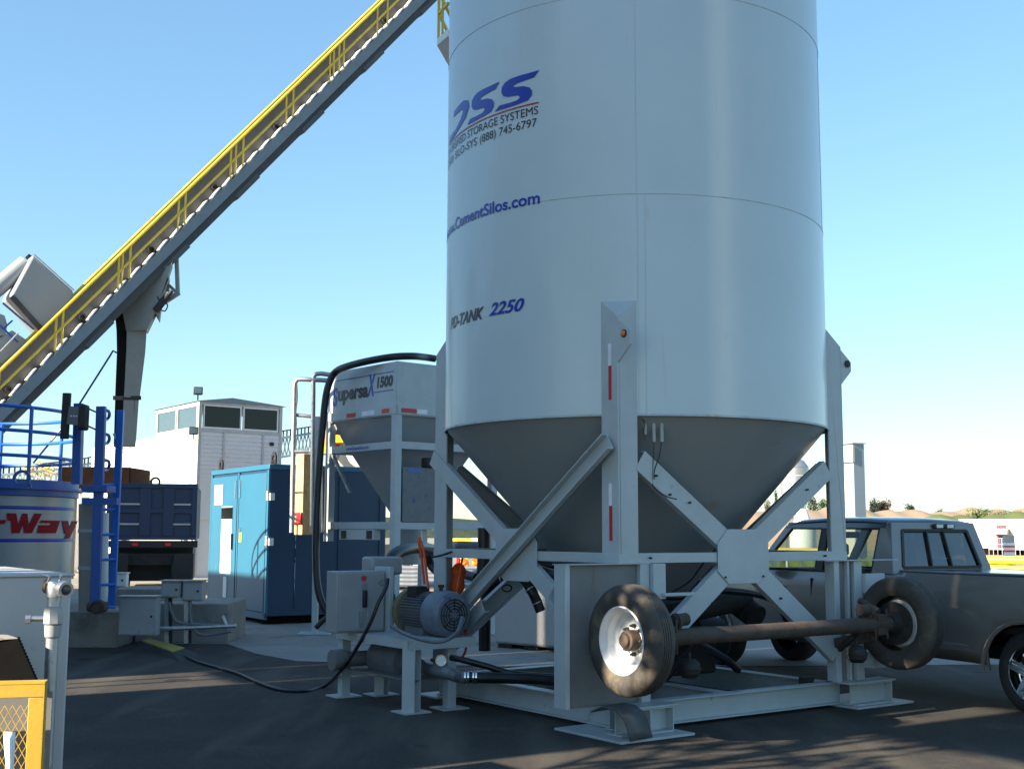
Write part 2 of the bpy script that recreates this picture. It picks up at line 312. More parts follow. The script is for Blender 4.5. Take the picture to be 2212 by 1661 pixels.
# X bracing on four faces
def face(k):
    a = k*pi/2; M = Matrix.Rotation(a, 4, 'Z'); return lambda u, d, z: M @ V((u, -S-d, z))
for k in range(4):
    f = face(k)
    oc = [(-.2, 1.815), (.22, 1.815), (.36, 1.68), (.36, 1.41), (.22, 1.295), (-.2, 1.295), (-.34, 1.415), (-.34, 1.68)]
    build(MB().prism([f(u, .02, z) for u, z in oc], f(0, .012, 0)-f(0, .02, 0)), 'gusset_plate', 'frame_paint', silo, bev=.003)
    out = (f(0, 1, 0)-f(0, 0, 0))
    if k != 3:
        for s_ in (-1, 1):
            for (u0, z0, u1, z1) in ((.18, 1.68, 1.30, 2.44), (.16, 1.44, 1.36, .56)):
                build(MB().chan(f(s_*u0, .006, z0), f(s_*u1, .006, z1), .205, .075, -out), 'brace', 'frame_paint', silo, bev=.003)
    else:
        # left face: mirrored so that u = -y ; lighter channels, one with its flanges outward and lapped over the leg
        build(MB().chan(f(-1.60, .022, 2.60), f(.80, .022, 1.055), .17, .07, -out), 'brace', 'frame_paint', silo, bev=.003)
        build(MB().chan(f(.60, .022, 1.22), f(1.36, .022, .62), .16, .07, -out), 'brace', 'frame_paint', silo, bev=.003)
        build(MB().chan(f(1.50, .036, 2.60), f(-1.0, .036, .93), .165, .075, out), 'brace', 'frame_paint', silo, bev=.003)
        build(MB().chan(f(-.60, .006, 1.02), f(-1.30, .006, .55), .15, .07, -out), 'brace', 'frame_paint', silo, bev=.003)
# base I-beams
Z0, Z1 = .034, .255; ZB = (Z0+Z1)/2; BO = S-.087-.06
for a, b in (((-S, -BO), (S, -BO)), ((-S, BO), (S, BO)), ((-BO, -S+.15), (-BO, S-.15)), ((BO, -S+.15), (BO, S-.15))):
    build(MB().ibeam((*a, ZB), (*b, ZB), Z1-Z0, .13), 'base_beam', 'frame_paint', silo, bev=.003)
build(MB().ibeam((0, -BO+.07, ZB), (0, BO-.07, ZB), .2, .12), 'base_beam', 'frame_paint', silo)
for x0, x1, y0, y1 in ((-1.86, -1.0, -1.92, -1.0), (1.45, 2.36, -1.74, -.95), (-1.68, -1.3, 1.3, 1.7), (1.1, 1.9, 1.1, 1.8)):
    build(MB().box(x0, x1, y0, y1, .008, .03), 'foot_plate', 'frame_paint', silo, bev=.003)
# stub beams and pedestals that carry the axle
def stub(x0, x1, y):
    m_ = MB().ibeam((x0, y, ZB), (x1, y, ZB), Z1-Z0+.004, .2, .016); m_.box(x1-.012, x1, y-.1, y+.1, Z0, Z1); return m_
build(stub(-1.72, -1.12, -1.68), 'stub_beam', 'frame_paint', silo, bev=.003)
build(MB().box(-1.74, -1.08, -1.80, -1.56, .2585, .275).box(-1.40, -1.384, -1.78, -1.58, .04, .255), 'bearing_plate', 'frame_paint', silo, bev=.003)
build(stub(1.50, 2.06, -1.60), 'stub_beam', 'frame_paint', silo, bev=.003)
build(MB().box(1.35, 2.10, -1.72, -1.5, .2585, .275), 'bearing_plate', 'frame_paint', silo, bev=.003)
def pedestal(x0, x1, s_):
    p_ = build(MB().box(x0+.05, x1-.02, -1.53, -1.515, .275, 1.503), 'pedestal', 'dirty_paint', silo, bev=.002)
    build(MB().box(x0, x0+.05, -1.56, -1.40, .275, 1.502), 'flange', 'frame_paint', p_, bev=.003)
    build(MB().box(x1-.02, x1+.09, -1.575, -1.45, .275, 1.502), 'flange', 'frame_paint', p_, bev=.003)
    build(MB().box(x0-.005, x1+.10, -1.58, -1.38, 1.4965, 1.5035), 'cap_plate', 'frame_paint', p_)
    return p_
p1 = pedestal(-2.17, -1.30, 1)
p2 = build(MB().box(1.42, 1.70, -1.53, -1.515, .275, 1.503), 'pedestal', 'dirty_paint', silo)
for x0, x1 in ((1.34, 1.42), (1.55, 1.58), (1.66, 1.78)): build(MB().box(x0, x1, -1.575, -1.45, .275, 1.5), 'flange', 'frame_paint', p2, bev=.003)
build(MB().box(1.2, 2.36, -1.60, -1.46, 1.4955, 1.5035), 'cap_plate', 'frame_paint', p2)
build(MB().box(1.79, 2.10, -1.62, -1.56, 1.16, 1.36), 'bracket', 'frame_paint', p2, bev=.004); build(MB().box(1.75, 2.15, -1.72, -1.58, .40, .56), 'bracket', 'frame_paint', p2, bev=.004)
build(MB().box(-1.20, -1.05, -1.62, -1.5, 1.18, 1.5), 'bracket', 'frame_paint', p1, bev=.004); build(MB().box(-1.10, -.72, -1.66, -1.62, 1.205, 1.235), 'bracket', 'frame_paint', p1, bev=.004)

# wheels: outer face towards -x
WR, WZ, WY = .462, .885, -S-.52
def tyre_mb():
    pr = [(.272, .03), (.30, .012), (.345, .0), (.405, .012), (.44, .03), (.455, .05), (.462, .066)]
    g_ = []
    for i in range(5):
        a = .066 + i*.0236; g_ += [(.462, a), (.462, a+.0165), (.452, a+.0175), (.452, a+.0235)]
    g_ = g_[:-2]; pr += g_ + [(.455, .205), (.44, .225), (.405, .243), (.345, .255), (.30, .243), (.272, .225)]
    return MB().lathe((0, 0, 0), (1, 0, 0), pr, 72)
def rim_mb():
    return MB().lathe((0, 0, 0), (1, 0, 0), [(.283, .035), (.285, .018), (.272, .012), (.262, .03), (.252, .06), (.238, .075), (.232, .14), (.205, .155), (.196, .175), (.13, .18), (.10, .172), (.06, .172)], 64)
def hub_mb(out=True):
    m_ = MB().lathe((0, 0, 0), (-1, 0, 0), [(.085, -.19), (.088, -.09), (.082, -.075), (.06, -.07), (.055, -.045), (.035, -.04), (0, -.04)], 28)
    for i in range(8):
        a = 2*pi*i/8; m_.lathe((.175, .118*cos(a), .118*sin(a)), (-1, 0, 0), [(.018, 0), (.018, .03), (.011, .034), (.011, .055), (0, .056)], 6, smooth=False)
    return m_
def wheel(x, flipx):
    w_ = bpy.data.objects.new('wheel', None); SC.collection.objects.link(w_); w_.parent = silo; w_.location = (x, WY, WZ)
    if flipx: w_.rotation_euler = (0, 0, pi)
    for mb, n_, m_ in ((tyre_mb(), 'tyre', 'tyre_rubber'), (rim_mb(), 'rim', 'rim_white'), (hub_mb(), 'hub', 'rusty_steel')):
        o_ = build(mb, n_, m_); o_.parent = w_
    return w_
wh1 = wheel(-S-.45, False); wh1['label'] = 'near trailer wheel with white rim'
wh2 = wheel(S+.28, True); wh2['label'] = 'far trailer wheel seen from its brake side'
for x in (-S-.235, S+.065):
    s_ = 1 if x < 0 else -1
    br = MB().lathe((x, WY, WZ), (s_, 0, 0), [(.0, -.02), (.19, -.02), (.21, -.01), (.215, .012), (.12, .018), (.09, .10), (.0, .10)], 36)
    for i in range(8):
        a = 2*pi*i/8; br.box(x+s_*.012-.012, x+s_*.012+.014, WY+.165*cos(a)-.014, WY+.165*cos(a)+.014, WZ+.165*sin(a)-.014, WZ+.165*sin(a)+.014)
    build(br, 'brake_drum', 'dark_steel', silo)
build(MB().cyl((-S-.2, WY, WZ), (S+.06, WY, WZ), .072, 28), 'axle', 'rusty_steel', silo)
for x, s_ in ((-1.5, 1), (1.35, -1)):
    m_ = MB().bar((x, WY, WZ+.10), (x, WY, WZ-.10), .13, .13, (1, 0, 0)).bar((x-.02, WY+.02, WZ-.11), (x, WY+.5, WZ-.22), .09, .10)
    m_.cyl((x+.06, WY+.02, WZ+.12), (x+.06, WY+.25, WZ+.22), .035, 14).cyl((x+s_*.10, WY, WZ+.14), (x+s_*.26, WY, WZ+.15), .055, 18).cyl((x+s_*.12, WY, WZ+.13), (x+s_*.15, WY, WZ+.13), .075, 18)
    for dy in (-.05, .05):
        for dx in (-.09, .09): m_.cyl((x+dx, WY+dy, WZ-.14), (x+dx, WY+dy, WZ+.15), .012, 8)
    build(m_, 'suspension_arm', 'rusty_steel', silo, bev=.004)
    c_ = MB().lathe((x+s_*.3, WY+.02, WZ-.36), (0, 0, 1), [(0, 0), (.06, .005), (.095, .04), (.10, .075), (.108, .08), (.108, .09), (.10, .095), (.095, .13), (.06, .165), (.02, .17), (.018, .22), (0, .22)], 28)
    c_.bar((x+s_*.3, WY, WZ-.06), (x+s_*.28, WY+.25, WZ-.25), .04, .05); build(c_, 'brake_chamber', 'dark_steel', silo)
hz = [lw(-1.25, -1.98, .62), lw(-1.32, -1.9, .50), lw(-1.40, -1.88, .56), lw(-1.48, -1.9, .8)]
build(MB().tube(curve(hz), .012, 8), 'air_line', 'black_hose', silo, world=True)
# white air tank and lines behind the braces
an = at(1502, 1192, 12.9)
build(MB().lathe(an-E1*.28, E1, [(0, 0), (.09, .012), (.14, .05), (.155, .1), (.155, .52), (.14, .57), (.09, .61), (0, .62)], 28), 'air_tank', 'rim_white', silo, world=True)
build(MB().tube(curve([at(1535, 1150, 11.9), at(1545, 1185, 12), at(1520, 1215, 12.3), at(1490, 1255, 12.4), at(1450, 1280, 12.3)]), .008, 8), 'air_line', 'black_hose', silo, world=True)
# conduits on the cone under the rim
for px_, l_, y0 in ((1393, 35, 903), (1412, 52, 902), (1429, 52, 902)):
    a0 = at(px_, y0, 11.12); a1 = at(px_+1, y0+l_, 11.15); build(MB().cyl(a0, a1, .017, 12), 'conduit', 'frame_paint', silo, world=True)
pts = [(1412, 954), (1411, 990), (1409, 1030), (1413, 1052), (1440, 1072), (1462, 1078)]
build(MB().tube(curve([at(x, y, 11.13) for x, y in pts]), .0055, 8), 'cable', 'black_hose', silo, world=True)
pts = [(1429, 954), (1424, 985), (1414, 1015), (1413, 1035)]
build(MB().tube(curve([at(x, y, 11.12) for x, y in pts]), .0055, 8), 'cable', 'black_hose', silo, world=True)
pts = [(1388, 905), (1393, 915), (1390, 935), (1394, 950)]
build(MB().tube(curve([at(x, y, 11.08) for x, y in pts]), .004, 8), 'cable', 'black_hose', silo, world=True)

# side platform high on the far left of the shell
pl = [at(944, 84, 14.6), at(968, 68, 14.3), at(1010, 60, 15.4), at(985, 78, 15.7)]
deck = build(MB().prism([(p.x, p.y, pl[0].z) for p in pl], (0, 0, -.09)), 'platform', 'white_paint', silo, world=True)
pz = pl[0].z
rl = MB()
c4 = [V((p.x, p.y, pz)) for p in pl]
for k in (.33, .62, .9):
    rl.bar(c4[0]+V((.02, 0, k)), c4[1]+V((0, 0, k)), .035, .035); rl.bar(c4[0]+V((.02, 0, k)), c4[3]+V((0, 0, k)), .035, .035)
for i in (0, 3): rl.bar(c4[i]+V((.02, 0, 0)), c4[i]+V((.02, 0, .93)), .035, .035, (1, 0, 0))
rl.bar((c4[0]+c4[1])/2, (c4[0]+c4[1])/2+V((0, 0, .9)), .03, .03, (1, 0, 0)); build(rl, 'handrail', 'yellow_paint', silo, world=True)

# lettering on the shell, (s, z) with s the arc length
RL = R + .006
def cylpt(s, z, r=RL):
    a = s/R; return V((CX + r*cos(a), CY + r*sin(a), z))
def cyl_text(body, s0, s1, z, cap, m, name='lettering', offset=0., shear=0., spacing=1.):
    vs, fs = letters(body, offset, shear, spacing); mb = MB(); mb.add([cylpt(s0+(s1-s0)*x, z+y*cap/.69) for x, y in vs], fs); return build(mb, name, m, shell, world=True)
cyl_text('DIVERSIFIED STORAGE SYSTEMS', -6.10, -4.356, 5.818, .082, 'logo_black')
cyl_text('(800) SILO-SYS', -6.10, -5.21, 5.698, .082, 'logo_black')
cyl_text('(888) 745-6797', -5.15, -4.371, 5.698, .082, 'logo_black')
cyl_text('www.CementSilos.com', -6.20, -4.335, 4.925, .115, 'logo_blue', offset=.022)
cyl_text('PD-TANK', -5.86, -5.06, 3.885, .115, 'logo_black', offset=.028, shear=.35)
cyl_text('2250', -4.98, -4.51, 3.895, .118, 'logo_blue', offset=.028, shear=.35)
rb = MB(); n = 40
for i in range(n):
    s0 = -6.05 + (1.70)*i/n; s1 = -6.05 + 1.70*(i+1)/n; rb.add([cylpt(s0, 5.925), cylpt(s1, 5.925), cylpt(s1, 5.938), cylpt(s0, 5.938)], [(0, 1, 2, 3)])
build(rb, 'underline', 'logo_red', shell, world=True)
def cyl_inv(x, y):
    r = ray(x, y); ox, oy = -CX, -CY; A = r.x**2+r.y**2; B = ox*r.x+oy*r.y; D = B*B - A*(ox*ox+oy*oy-R*R); k = (-B-math.sqrt(max(D, 0)))/A
    return math.atan2(r.y*k-CY, r.x*k-CX)*R, HH+r.z*k
zz = [(858, 523), (838, 550), (818, 577), (740, 603), (690, 622), (668, 636), (664, 648), (690, 648), (740, 642), (785, 652), (804, 678), (802, 708), (775, 745), (700, 776), (620, 802), (527, 832), (562, 786), (640, 765), (690, 748), (714, 726), (706, 712), (680, 712), (620, 722), (590, 716), (576, 690), (580, 650), (602, 618), (640, 590), (700, 567), (780, 545)]
S2 = [cyl_inv((1060+a/2.966)*.864, b/2.966*.864) for a, b in zz]
def poly_cyl(pl_, name):
    b = bmesh.new(); vs = [b.verts.new((s, z, 0)) for s, z in pl_]; f_ = b.faces.new(vs); bmesh.ops.triangulate(b, faces=[f_])
    s0 = min(p[0] for p in pl_); s1 = max(p[0] for p in pl_)
    k = s0+.05
    while k < s1: bmesh.ops.bisect_plane(b, geom=b.verts[:]+b.edges[:]+b.faces[:], plane_co=(k, 0, 0), plane_no=(1, 0, 0)); k += .05
    b.verts.index_update(); mb = MB(); mb.add([cylpt(v.co.x, v.co.y) for v in b.verts], [tuple(v.index for v in f.verts) for f in b.faces]); b.free()
    return build(mb, name, 'logo_blue', shell, world=True)
poly_cyl(S2, 'logo_letter')
poly_cyl([(s-.50, z) for s, z in S2], 'logo_letter')
b0 = min(p[1] for p in S2); t0 = max(p[1] for p in S2)
D_ = [(-5.83, t0-.075), (-5.80, t0-.02), (-5.50, t0), (-5.40, t0-.03), (-5.37, t0-.10), (-5.45, t0-.2), (-5.62, b0+.035), (-5.80, b0), (-6.10, b0), (-5.98, b0+.055), (-5.72, b0+.06), (-5.58, b0+.12), (-5.52, t0-.12), (-5.54, t0-.08)]
poly_cyl(D_, 'logo_letter')

# curved grey fender leaning at the front foot
fc = gp(1388, 1606); fd = thing('curved_fender', 'curved dark grey fender strip leaning over the front foot plate', 'fender', (fc.x, fc.y, 0))
m_ = MB(); pr = [(1276, 1537, 10.64), (1300, 1526, 10.6), (1325, 1531, 10.52), (1340, 1543, 10.45), (1350, 1560, 10.42), (1357, 1582, 10.42), (1362, 1606, 10.42)]
for (x, y, Y) in pr: pass
L_ = [at(*p) for p in pr]; W_ = E1*.30 + E2*.06
n = len(L_); m_.add([p for p in L_] + [p+W_ for p in L_], [(i, i+1, n+i+1, n+i) for i in range(n-1)], True)
for v in m_.v: v.z = max(v.z, .036)
build(m_, 'fender_panel', 'fender_grey', fd, world=True, solid=.012)

# dark feeder under the cone outlet
build(MB().box(-.55, .75, -.45, .35, .30, .78).cyl((.75, -.05, .62), (1.15, -.05, .62), .24, 24), 'feeder', 'black_trim', silo, bev=.02)
build(MB().cyl((-.2, -.75, .95), (.9, -.75, 1.08), .11, 20).cyl((.9, -.9, .9), (.9, -.6, 1.05), .13, 20), 'blow_line', 'dark_steel', silo)
build(MB().tube(curve([(-.9, -.9, 1.25), (-.4, -1.0, 1.15), (.2, -1.05, 1.2), (.9, -1.1, 1.1), (1.3, -1.0, .8)]), .035, 12), 'black_line', 'black_hose', silo)
build(MB().tube(curve([(-1.1, -1.2, 1.0), (-.5, -1.25, .8), (.1, -1.2, .55), (.5, -1.0, .4)]), .04, 12), 'black_line', 'black_hose', silo)
build(MB().box(.7, 1.3, .2, .9, .3, 1.25), 'control_cabinet', 'black_trim', silo, bev=.02)
build(MB().bar((1.2, -1.25, .24), (1.36, -1.2, .24), .1, .12), 'tie_block', 'dark_steel', silo)

for u_, z_ in ((-1.12, 2.30), (-.95, 2.13), (-.70, 2.06), (.95, 2.22), (-.42, 1.12), (.52, 1.14), (-1.2, 1.55), (1.2, 1.55), (-.25, 1.36), (.27, 1.36)):
    build(MB().cyl((u_, -S-.034, z_), (u_, -S-.006, z_), .010, 8), 'bolt', 'dark_steel', silo)
# ------------------------------------------------------------------ unseen blocks added off to the left, shaped to throw the yard into shade
def tq(t, a): return V((SDX*-a - t*.54, -SDY*a + t*.84, 0))         # t across the light, a along it
AX = V((.84, .54, 0)); TX = V((-.54, .84, 0))
A0 = -6.0; TE = math.tan(EL)
def slab(t0, t1, z0, z1, dp=3.0, a=A0): return MB().frame(tq(t0, a-dp)+V((0, 0, z0)), AX, TX, (0, 0, 1), dp, t1-t0, z1-z0)
pb = thing('shade_block', 'tall grey block added out of view to shade the yard from the left', 'building', tuple(tq(11, A0)))  # unseen block added to keep the silo and foreground in shade
build(slab(8.3, 13.87, 0, 9.5+24*TE), 'wall', 'shade_block_grey', pb, world=True)
build(slab(8.31, 13.95, 9.5+24*TE, 9.8+24*TE, 3.1, A0+.05), 'roof', 'siding_trim', pb, world=True)
for k in range(3): build(slab(8.3, 13.87, 3.5+k*3.6, 3.65+k*3.6, .06, A0+.06), 'trim_band', 'steel_bldg', pb, world=True)
cn_ = thing('raised_shade_block', 'raised grey block added out of view, open below to let low sun in', 'shade block', tuple(tq(4, A0)))  # unseen block added, raised so low sun reaches the wheels and near ground
build(slab(-6, 7.75, 16.8*TE, 16.8*TE+3, 2.2), 'wall', 'shade_block_grey', cn_, world=True); build(slab(7.75, 8.29, 15.9*TE+1.4, 9.5+24*TE, 2.2), 'end_wall', 'shade_block_grey', cn_, world=True)
for t_ in (-5.5, 1.2): build(slab(t_, t_+.3, 0, 16.8*TE, .3, A0-1), 'post', 'siding_trim', cn_, world=True)
cn2 = thing('slit_shade_block', 'unseen block with thin posts added to leave one low sunlit slit', 'walkway', tuple(tq(14.5, A0)))  # added over a low gap; its posts draw thin shadow lines in the slit
build(slab(13.9, 15.27, 13.1*TE, 9, 2.0), 'wall', 'shade_block_grey', cn2, world=True)
for t_ in (14.45, 14.85): build(slab(t_, t_+.07, 0, 13.1*TE, .07, A0-.5), 'post', 'siding_trim', cn2, world=True)
st = thing('tank_shade_block', 'low steel block added out of view to shade the silver tank', 'shed', tuple(tq(18, A0)))  # added out of view, height set to shade the tank
build(slab(19.87, 22.1, 0, 3.75+9*TE, 4), 'wall', 'steel_bldg', st, world=True)
st = thing('cabinet_shade_block', 'lower steel block added out of view to shade the cabinet foot', 'office', tuple(tq(25, A0)))  # added out of view, height set to shade the lower cabinet doors
build(slab(22.13, 27.5, 0, .9+14.7*TE, 4), 'wall', 'steel_bldg', st, world=True)
st = thing('truck_shade_block', 'tall grey block added out of view to shade the dump truck', 'bin', tuple(tq(36, A0)))  # added out of view to keep the dump truck unlit
build(slab(33, 38.6, 0, 3.3+16.6*TE, 3), 'wall', 'shade_block_grey', st, world=True)

st = thing('hopper_shade_block', 'tall narrow grey block added out of view to shade the hopper bin', 'tower', tuple(tq(17, A0)))  # added out of view so the hopper bin stays in shade
build(slab(15.3, 19.86, 0, 5.2+15.2*TE, 4.5), 'wall', 'shade_block_grey', st, world=True)
def gpv(x, y, z=0.0): return gp(x, y, z)
UP = V((0, 0, 1))
# ------------------------------------------------------------------ leaves and trees
def crown(pts_r, n, size, seed):
    rnd = random.Random(seed); mb = MB(); tot = sum(r[3] for r in pts_r)
    for (c, rx, rz, wgt) in pts_r:
        for _ in range(int(n*wgt/tot)):
            d = V((rnd.gauss(0, 1), rnd.gauss(0, 1), rnd.gauss(0, 1))).normalized(); rr = rnd.random()**.45
            p = V(c) + V((d.x*rx*rr, d.y*rx*rr, d.z*rz*rr)); a = V((rnd.gauss(0, 1), rnd.gauss(0, 1), rnd.gauss(0, 1))).normalized(); b = a.orthogonal().normalized()
            s_ = size*rnd.uniform(.5, 1.2); mb.add([p, p+a*s_, p+a*s_*.5+b*s_*.8], [(0, 1, 2)])
    return mb
def tree(name, label, x, y, Y, h, wd, m, seed, shape='round', group=None, ground=0, n=1500):
    base = at(x, y, Y); base.z = ground
    t_ = thing(name, label, 'tree', tuple(base), 0, group); top = h
    build(MB().tube([(0, 0, 0), (.05*wd, 0, h*.35), (0, .03*wd, h*.75)], [wd*.06, wd*.045, wd*.02], 8).tube([(.04*wd, 0, h*.3), (wd*.25, .1*wd, h*.6)], [wd*.03, wd*.012], 6).tube([(.04*wd, 0, h*.35), (-wd*.22, .1*wd, h*.62)], [wd*.03, wd*.012], 6), 'trunk', 'bark', t_)
    rnd = random.Random(seed); L = []
    for i in range(11):
        if shape == 'cone': zz_ = h*(.3+.65*i/10); r_ = wd*.5*(1.05-i/10.5); L.append(((rnd.uniform(-.2, .2)*r_, rnd.uniform(-.2, .2)*r_, zz_), max(r_, .12*wd), h*.09, max(r_, .2*wd)))
        else:
            a = rnd.uniform(0, 2*pi); q = rnd.uniform(.1, .34)*wd; zz_ = h*rnd.uniform(.5, .9); L.append(((q*cos(a), q*sin(a), zz_), wd*rnd.uniform(.16, .3), h*rnd.uniform(.1, .17), 1))
    build(crown(L, n, wd*.10, seed), 'crown', m, t_); return t_
YT = 150
ti = 0
for (x, yt, wpx, m, sh_, lab, nm) in ((1676, 1062, 26, 'leaf_dark', 'cone', 'dark conifer seen through the right-hand bracing left of the small silver silo', 'conifer_tree'),
        (1655, 1080, 26, 'leaf_brown', 'round', 'dull brown tree at the lower edge of the big cone', 'broadleaf_tree'),
        (1756, 1064, 30, 'leaf_dark', 'round', 'dark green tree just right of the small silver silo', 'broadleaf_tree'),
        (1782, 1068, 30, 'leaf_green', 'round', 'mid green tree beside the right silo leg', 'broadleaf_tree'),
        (1884, 1074, 34, 'leaf_dark', 'round', 'dark tree touching the right side of the steel tower', 'broadleaf_tree'),
        (1915, 1078, 56, 'leaf_brown', 'round', 'broad brownish tree right of the steel tower above the sand mounds', 'broadleaf_tree'),
        (1964, 1088, 30, 'leaf_dark', 'round', 'small lone dark tree on the sand ridge', 'broadleaf_tree'),
        (2028, 1099, 26, 'leaf_dark', 'round', 'low dark bush-like tree left of the big green bush', 'broadleaf_tree')):
    Y = YT + ti*1.7; h = (1150-yt)/FPX*Y + 1.782; tree(nm, lab, x, yt, Y, h, wpx*Y/FPX*1.15, m, 20+ti, sh_, 'trees on the skyline'); ti += 1
for (x, yt, wpx, m, lab) in ((2118, 1092, 74, 'leaf_green', 'big rounded light green bush above the white office trailer'), (2158, 1096, 60, 'leaf_green', 'green bush with dark branches beside the biggest round bush'),
        (2068, 1110, 50, 'leaf_green', 'low pale green bush on the sand bank'), (2205, 1093, 26, 'leaf_green', 'green bush cut by the right picture edge'), (2176, 1104, 40, 'leaf_dark', 'thin dark twiggy bush behind the trailer roof')):
    Y = 128; b_ = at(x, yt, Y); h = b_.z; wd = wpx*Y/FPX
    t_ = thing('bush', lab, 'bush', (b_.x, b_.y, 0), 0, 'bushes behind the trailer')
    build(crown([((random.uniform(-.3, .3)*wd, random.uniform(-.2, .2)*wd, h*random.uniform(.4, .8)), wd*.3, h*.17, 1) for _ in range(9)], 3000, wd*.06, ti+50), 'crown', m, t_)
    build(MB().tube([(0, 0, 0), (0, 0, h*.6)], [.1, .05], 6).tube([(0, 0, .3), (wd*.2, 0, h*.6)], [.07, .03], 6), 'stem', 'bark', t_); ti += 1
# sand mounds and grass bank
def ridge(name, m, x0, x1, Y, dep, hf, seed, kind):
    rnd = random.Random(seed); mb = MB(); nx, ny = 90, 14; ph = [rnd.uniform(0, 6) for _ in range(5)]
    vs = []
    for j in range(ny+1):
        for i in range(nx+1):
            u = i/nx; v = j/ny; X = x0+(x1-x0)*u
            hh = hf*(.74+.03*sin(u*19+ph[0])+.03*sin(u*47+ph[1]+v*2)+.025*sin(u*113+ph[2])+.02*rnd.random())*sin(pi*min(1, v*1.0))**.8
            vs.append((X, Y+dep*v, hh - .02))
    fs = [(j*(nx+1)+i, j*(nx+1)+i+1, (j+1)*(nx+1)+i+1, (j+1)*(nx+1)+i) for j in range(ny) for i in range(nx)]
    mb.add(vs, fs, True); o = build(mb, name, m); o['kind'] = kind; return o
ridge('sand_mound_hills', 'sand', 18, 75, 128, 22, 5.9, 3, 'structure')
ridge('grass_bank', 'grass', 42, 90, 118, 10, 4.9, 5, 'structure')
ridge('distant_hills', 'leaf_dark', -200, 260, 330, 40, 7.5, 9, 'structure')

# ------------------------------------------------------------------ steel tower, small silver silo, white hopper, trailer at the right
def facebox(root, base, dx, L, dy, W, H, mname, pname, m_side=None):
    return build(MB().frame(base, dx, dy, UP, L, W, H), pname, mname, root, world=True)
c0 = at(1847, 1110, 55); c0.z = 0; tw = thing('steel_tower', 'slender grey-blue steel elevator tower with its left face coloured as sunlit cream, right of the silo', 'tower', tuple(c0))
tz = at(1847, 958, 55).z; a_ = V((-.6, .8, 0)); b_ = V((.9, .436, 0))
build(MB().frame(c0, b_, a_, UP, .66, .9, tz), 'shaft', 'steel_bldg', tw, world=True, bev=.02)
build(MB().frame(c0+a_*.03-b_*.02, b_, a_, UP, .018, .84, tz-1.1), 'sunlit_panel', 'cream', tw, world=True)  # cream sheet puts the sunlight on the left face into colour
build(MB().frame(c0-a_*.06-b_*.10+UP*(tz-.85), b_, a_, UP, .12, 1.0, .75), 'hood', 'cream', tw, world=True)
build(MB().frame(c0-a_*.07-b_*.12+UP*tz, b_, a_, UP, .85, 1.05, .05), 'roof', 'siding_trim', tw, world=True)
sb = at(1718, 1100, 62); ss = thing('silver_silo', 'small round silver silo with conical roof behind the right-hand bracing', 'silo', (sb.x, sb.y, 0))
zt = lambda y, Y=62: at(1718, y, Y).z
build(MB().lathe((0, 0, 0), (0, 0, 1), [(.72, zt(1080)), (.72, zt(1010))], 28), 'shell', 'galv', ss)
build(MB().lathe((0, 0, 0), (0, 0, 1), [(.74, zt(1010)), (.5, zt(996)), (.0, zt(983))], 28), 'roof', 'galv', ss)
build(MB().lathe((0, 0, 0), (0, 0, 1), [(.72, zt(1080)), (.2, zt(1108)), (.2, zt(1120))], 28), 'cone', 'galv', ss)
for y in (1030, 1052, 1072): build(MB().lathe((0, 0, 0), (0, 0, 1), [(.725, zt(y)), (.75, zt(y)+.03), (.725, zt(y)+.06)], 28), 'hoop', 'siding_trim', ss)
for i in range(4): build(MB().bar((.66*cos(i*pi/2+.6), .66*sin(i*pi/2+.6), 0), (.66*cos(i*pi/2+.6), .66*sin(i*pi/2+.6), zt(1070)), .08, .08, (1, 0, 0)), 'leg', 'galv', ss)
sb = at(1735, 1180, 40); ss = thing('white_hopper', 'white bell-shaped hopper seen over the pickup roof and through its window', 'hopper', (sb.x, sb.y, 0))
zt = lambda y: at(1735, y, 40).z
build(MB().lathe((0, 0, 0), (0, 0, 1), [(0, zt(1098)), (.10, zt(1099)), (.16, zt(1103)), (.30, zt(1128)), (.36, zt(1131)), (.44, zt(1145)), (.42, .5), (.30, .1), (0, .1)], 28), 'body', 'white_paint', ss)
build(MB().lathe((0, 0, 0), (0, 0, 1), [(.43, .0), (.43, .14), (0, .14)], 28), 'base_ring', 'dark_steel', ss)
# white office trailer
T0 = at(2075, 1150, 105); T0.z = 0; T1 = at(2330, 1150, 100); T1.z = 0; tx = (T1-T0).normalized(); ty = V((-tx.y, tx.x, 0)); zr = at(2120, 1122, 104).z; TL = (T1-T0).length
tr = thing('office_trailer', 'white office trailer with red-trimmed door canopy at the right edge', 'trailer', tuple(T0))
build(MB().frame(T0+UP*.55, tx, ty, UP, TL, 4, zr-.62), 'wall', 'cream', tr, world=True)
build(MB().frame(T0-tx*.1-ty*.12+UP*(zr-.12), tx, ty, UP, TL+.2, 4.2, .14), 'roof', 'white_paint', tr, world=True)
build(MB().frame(T0-ty*.02+UP*(zr-.58), tx, ty, UP, TL, .02, .04), 'trim', 'siding_trim', tr, world=True)
build(MB().frame(T0+UP*.02, tx, ty, UP, TL, 3.9, .5), 'skirt', 'rust_brown', tr, world=True)
def T(x): return (at(x, 1150, 104)-T0).dot(tx)
dr = build(MB().frame(T0+tx*T(2157)-ty*.04+UP*.6, tx, ty, UP, T(2180)-T(2157), .03, 1.9), 'door', 'mix_red', tr, world=True)
build(MB().frame(T0+tx*T(2162)-ty*.07+UP*.6, tx, ty, UP, T(2176)-T(2162), .03, 1.2), 'door_panel', 'mirror_glass', dr, world=True)
cp = T0+tx*T(2152)+UP*(zr-.75); CW = T(2186)-T(2152)
build(MB().prism([cp-ty*.05, cp-ty*.9-UP*.25, cp-ty*.9-UP*.5, cp-ty*.05-UP*.5], tx*CW), 'canopy', 'cream', tr, world=True)
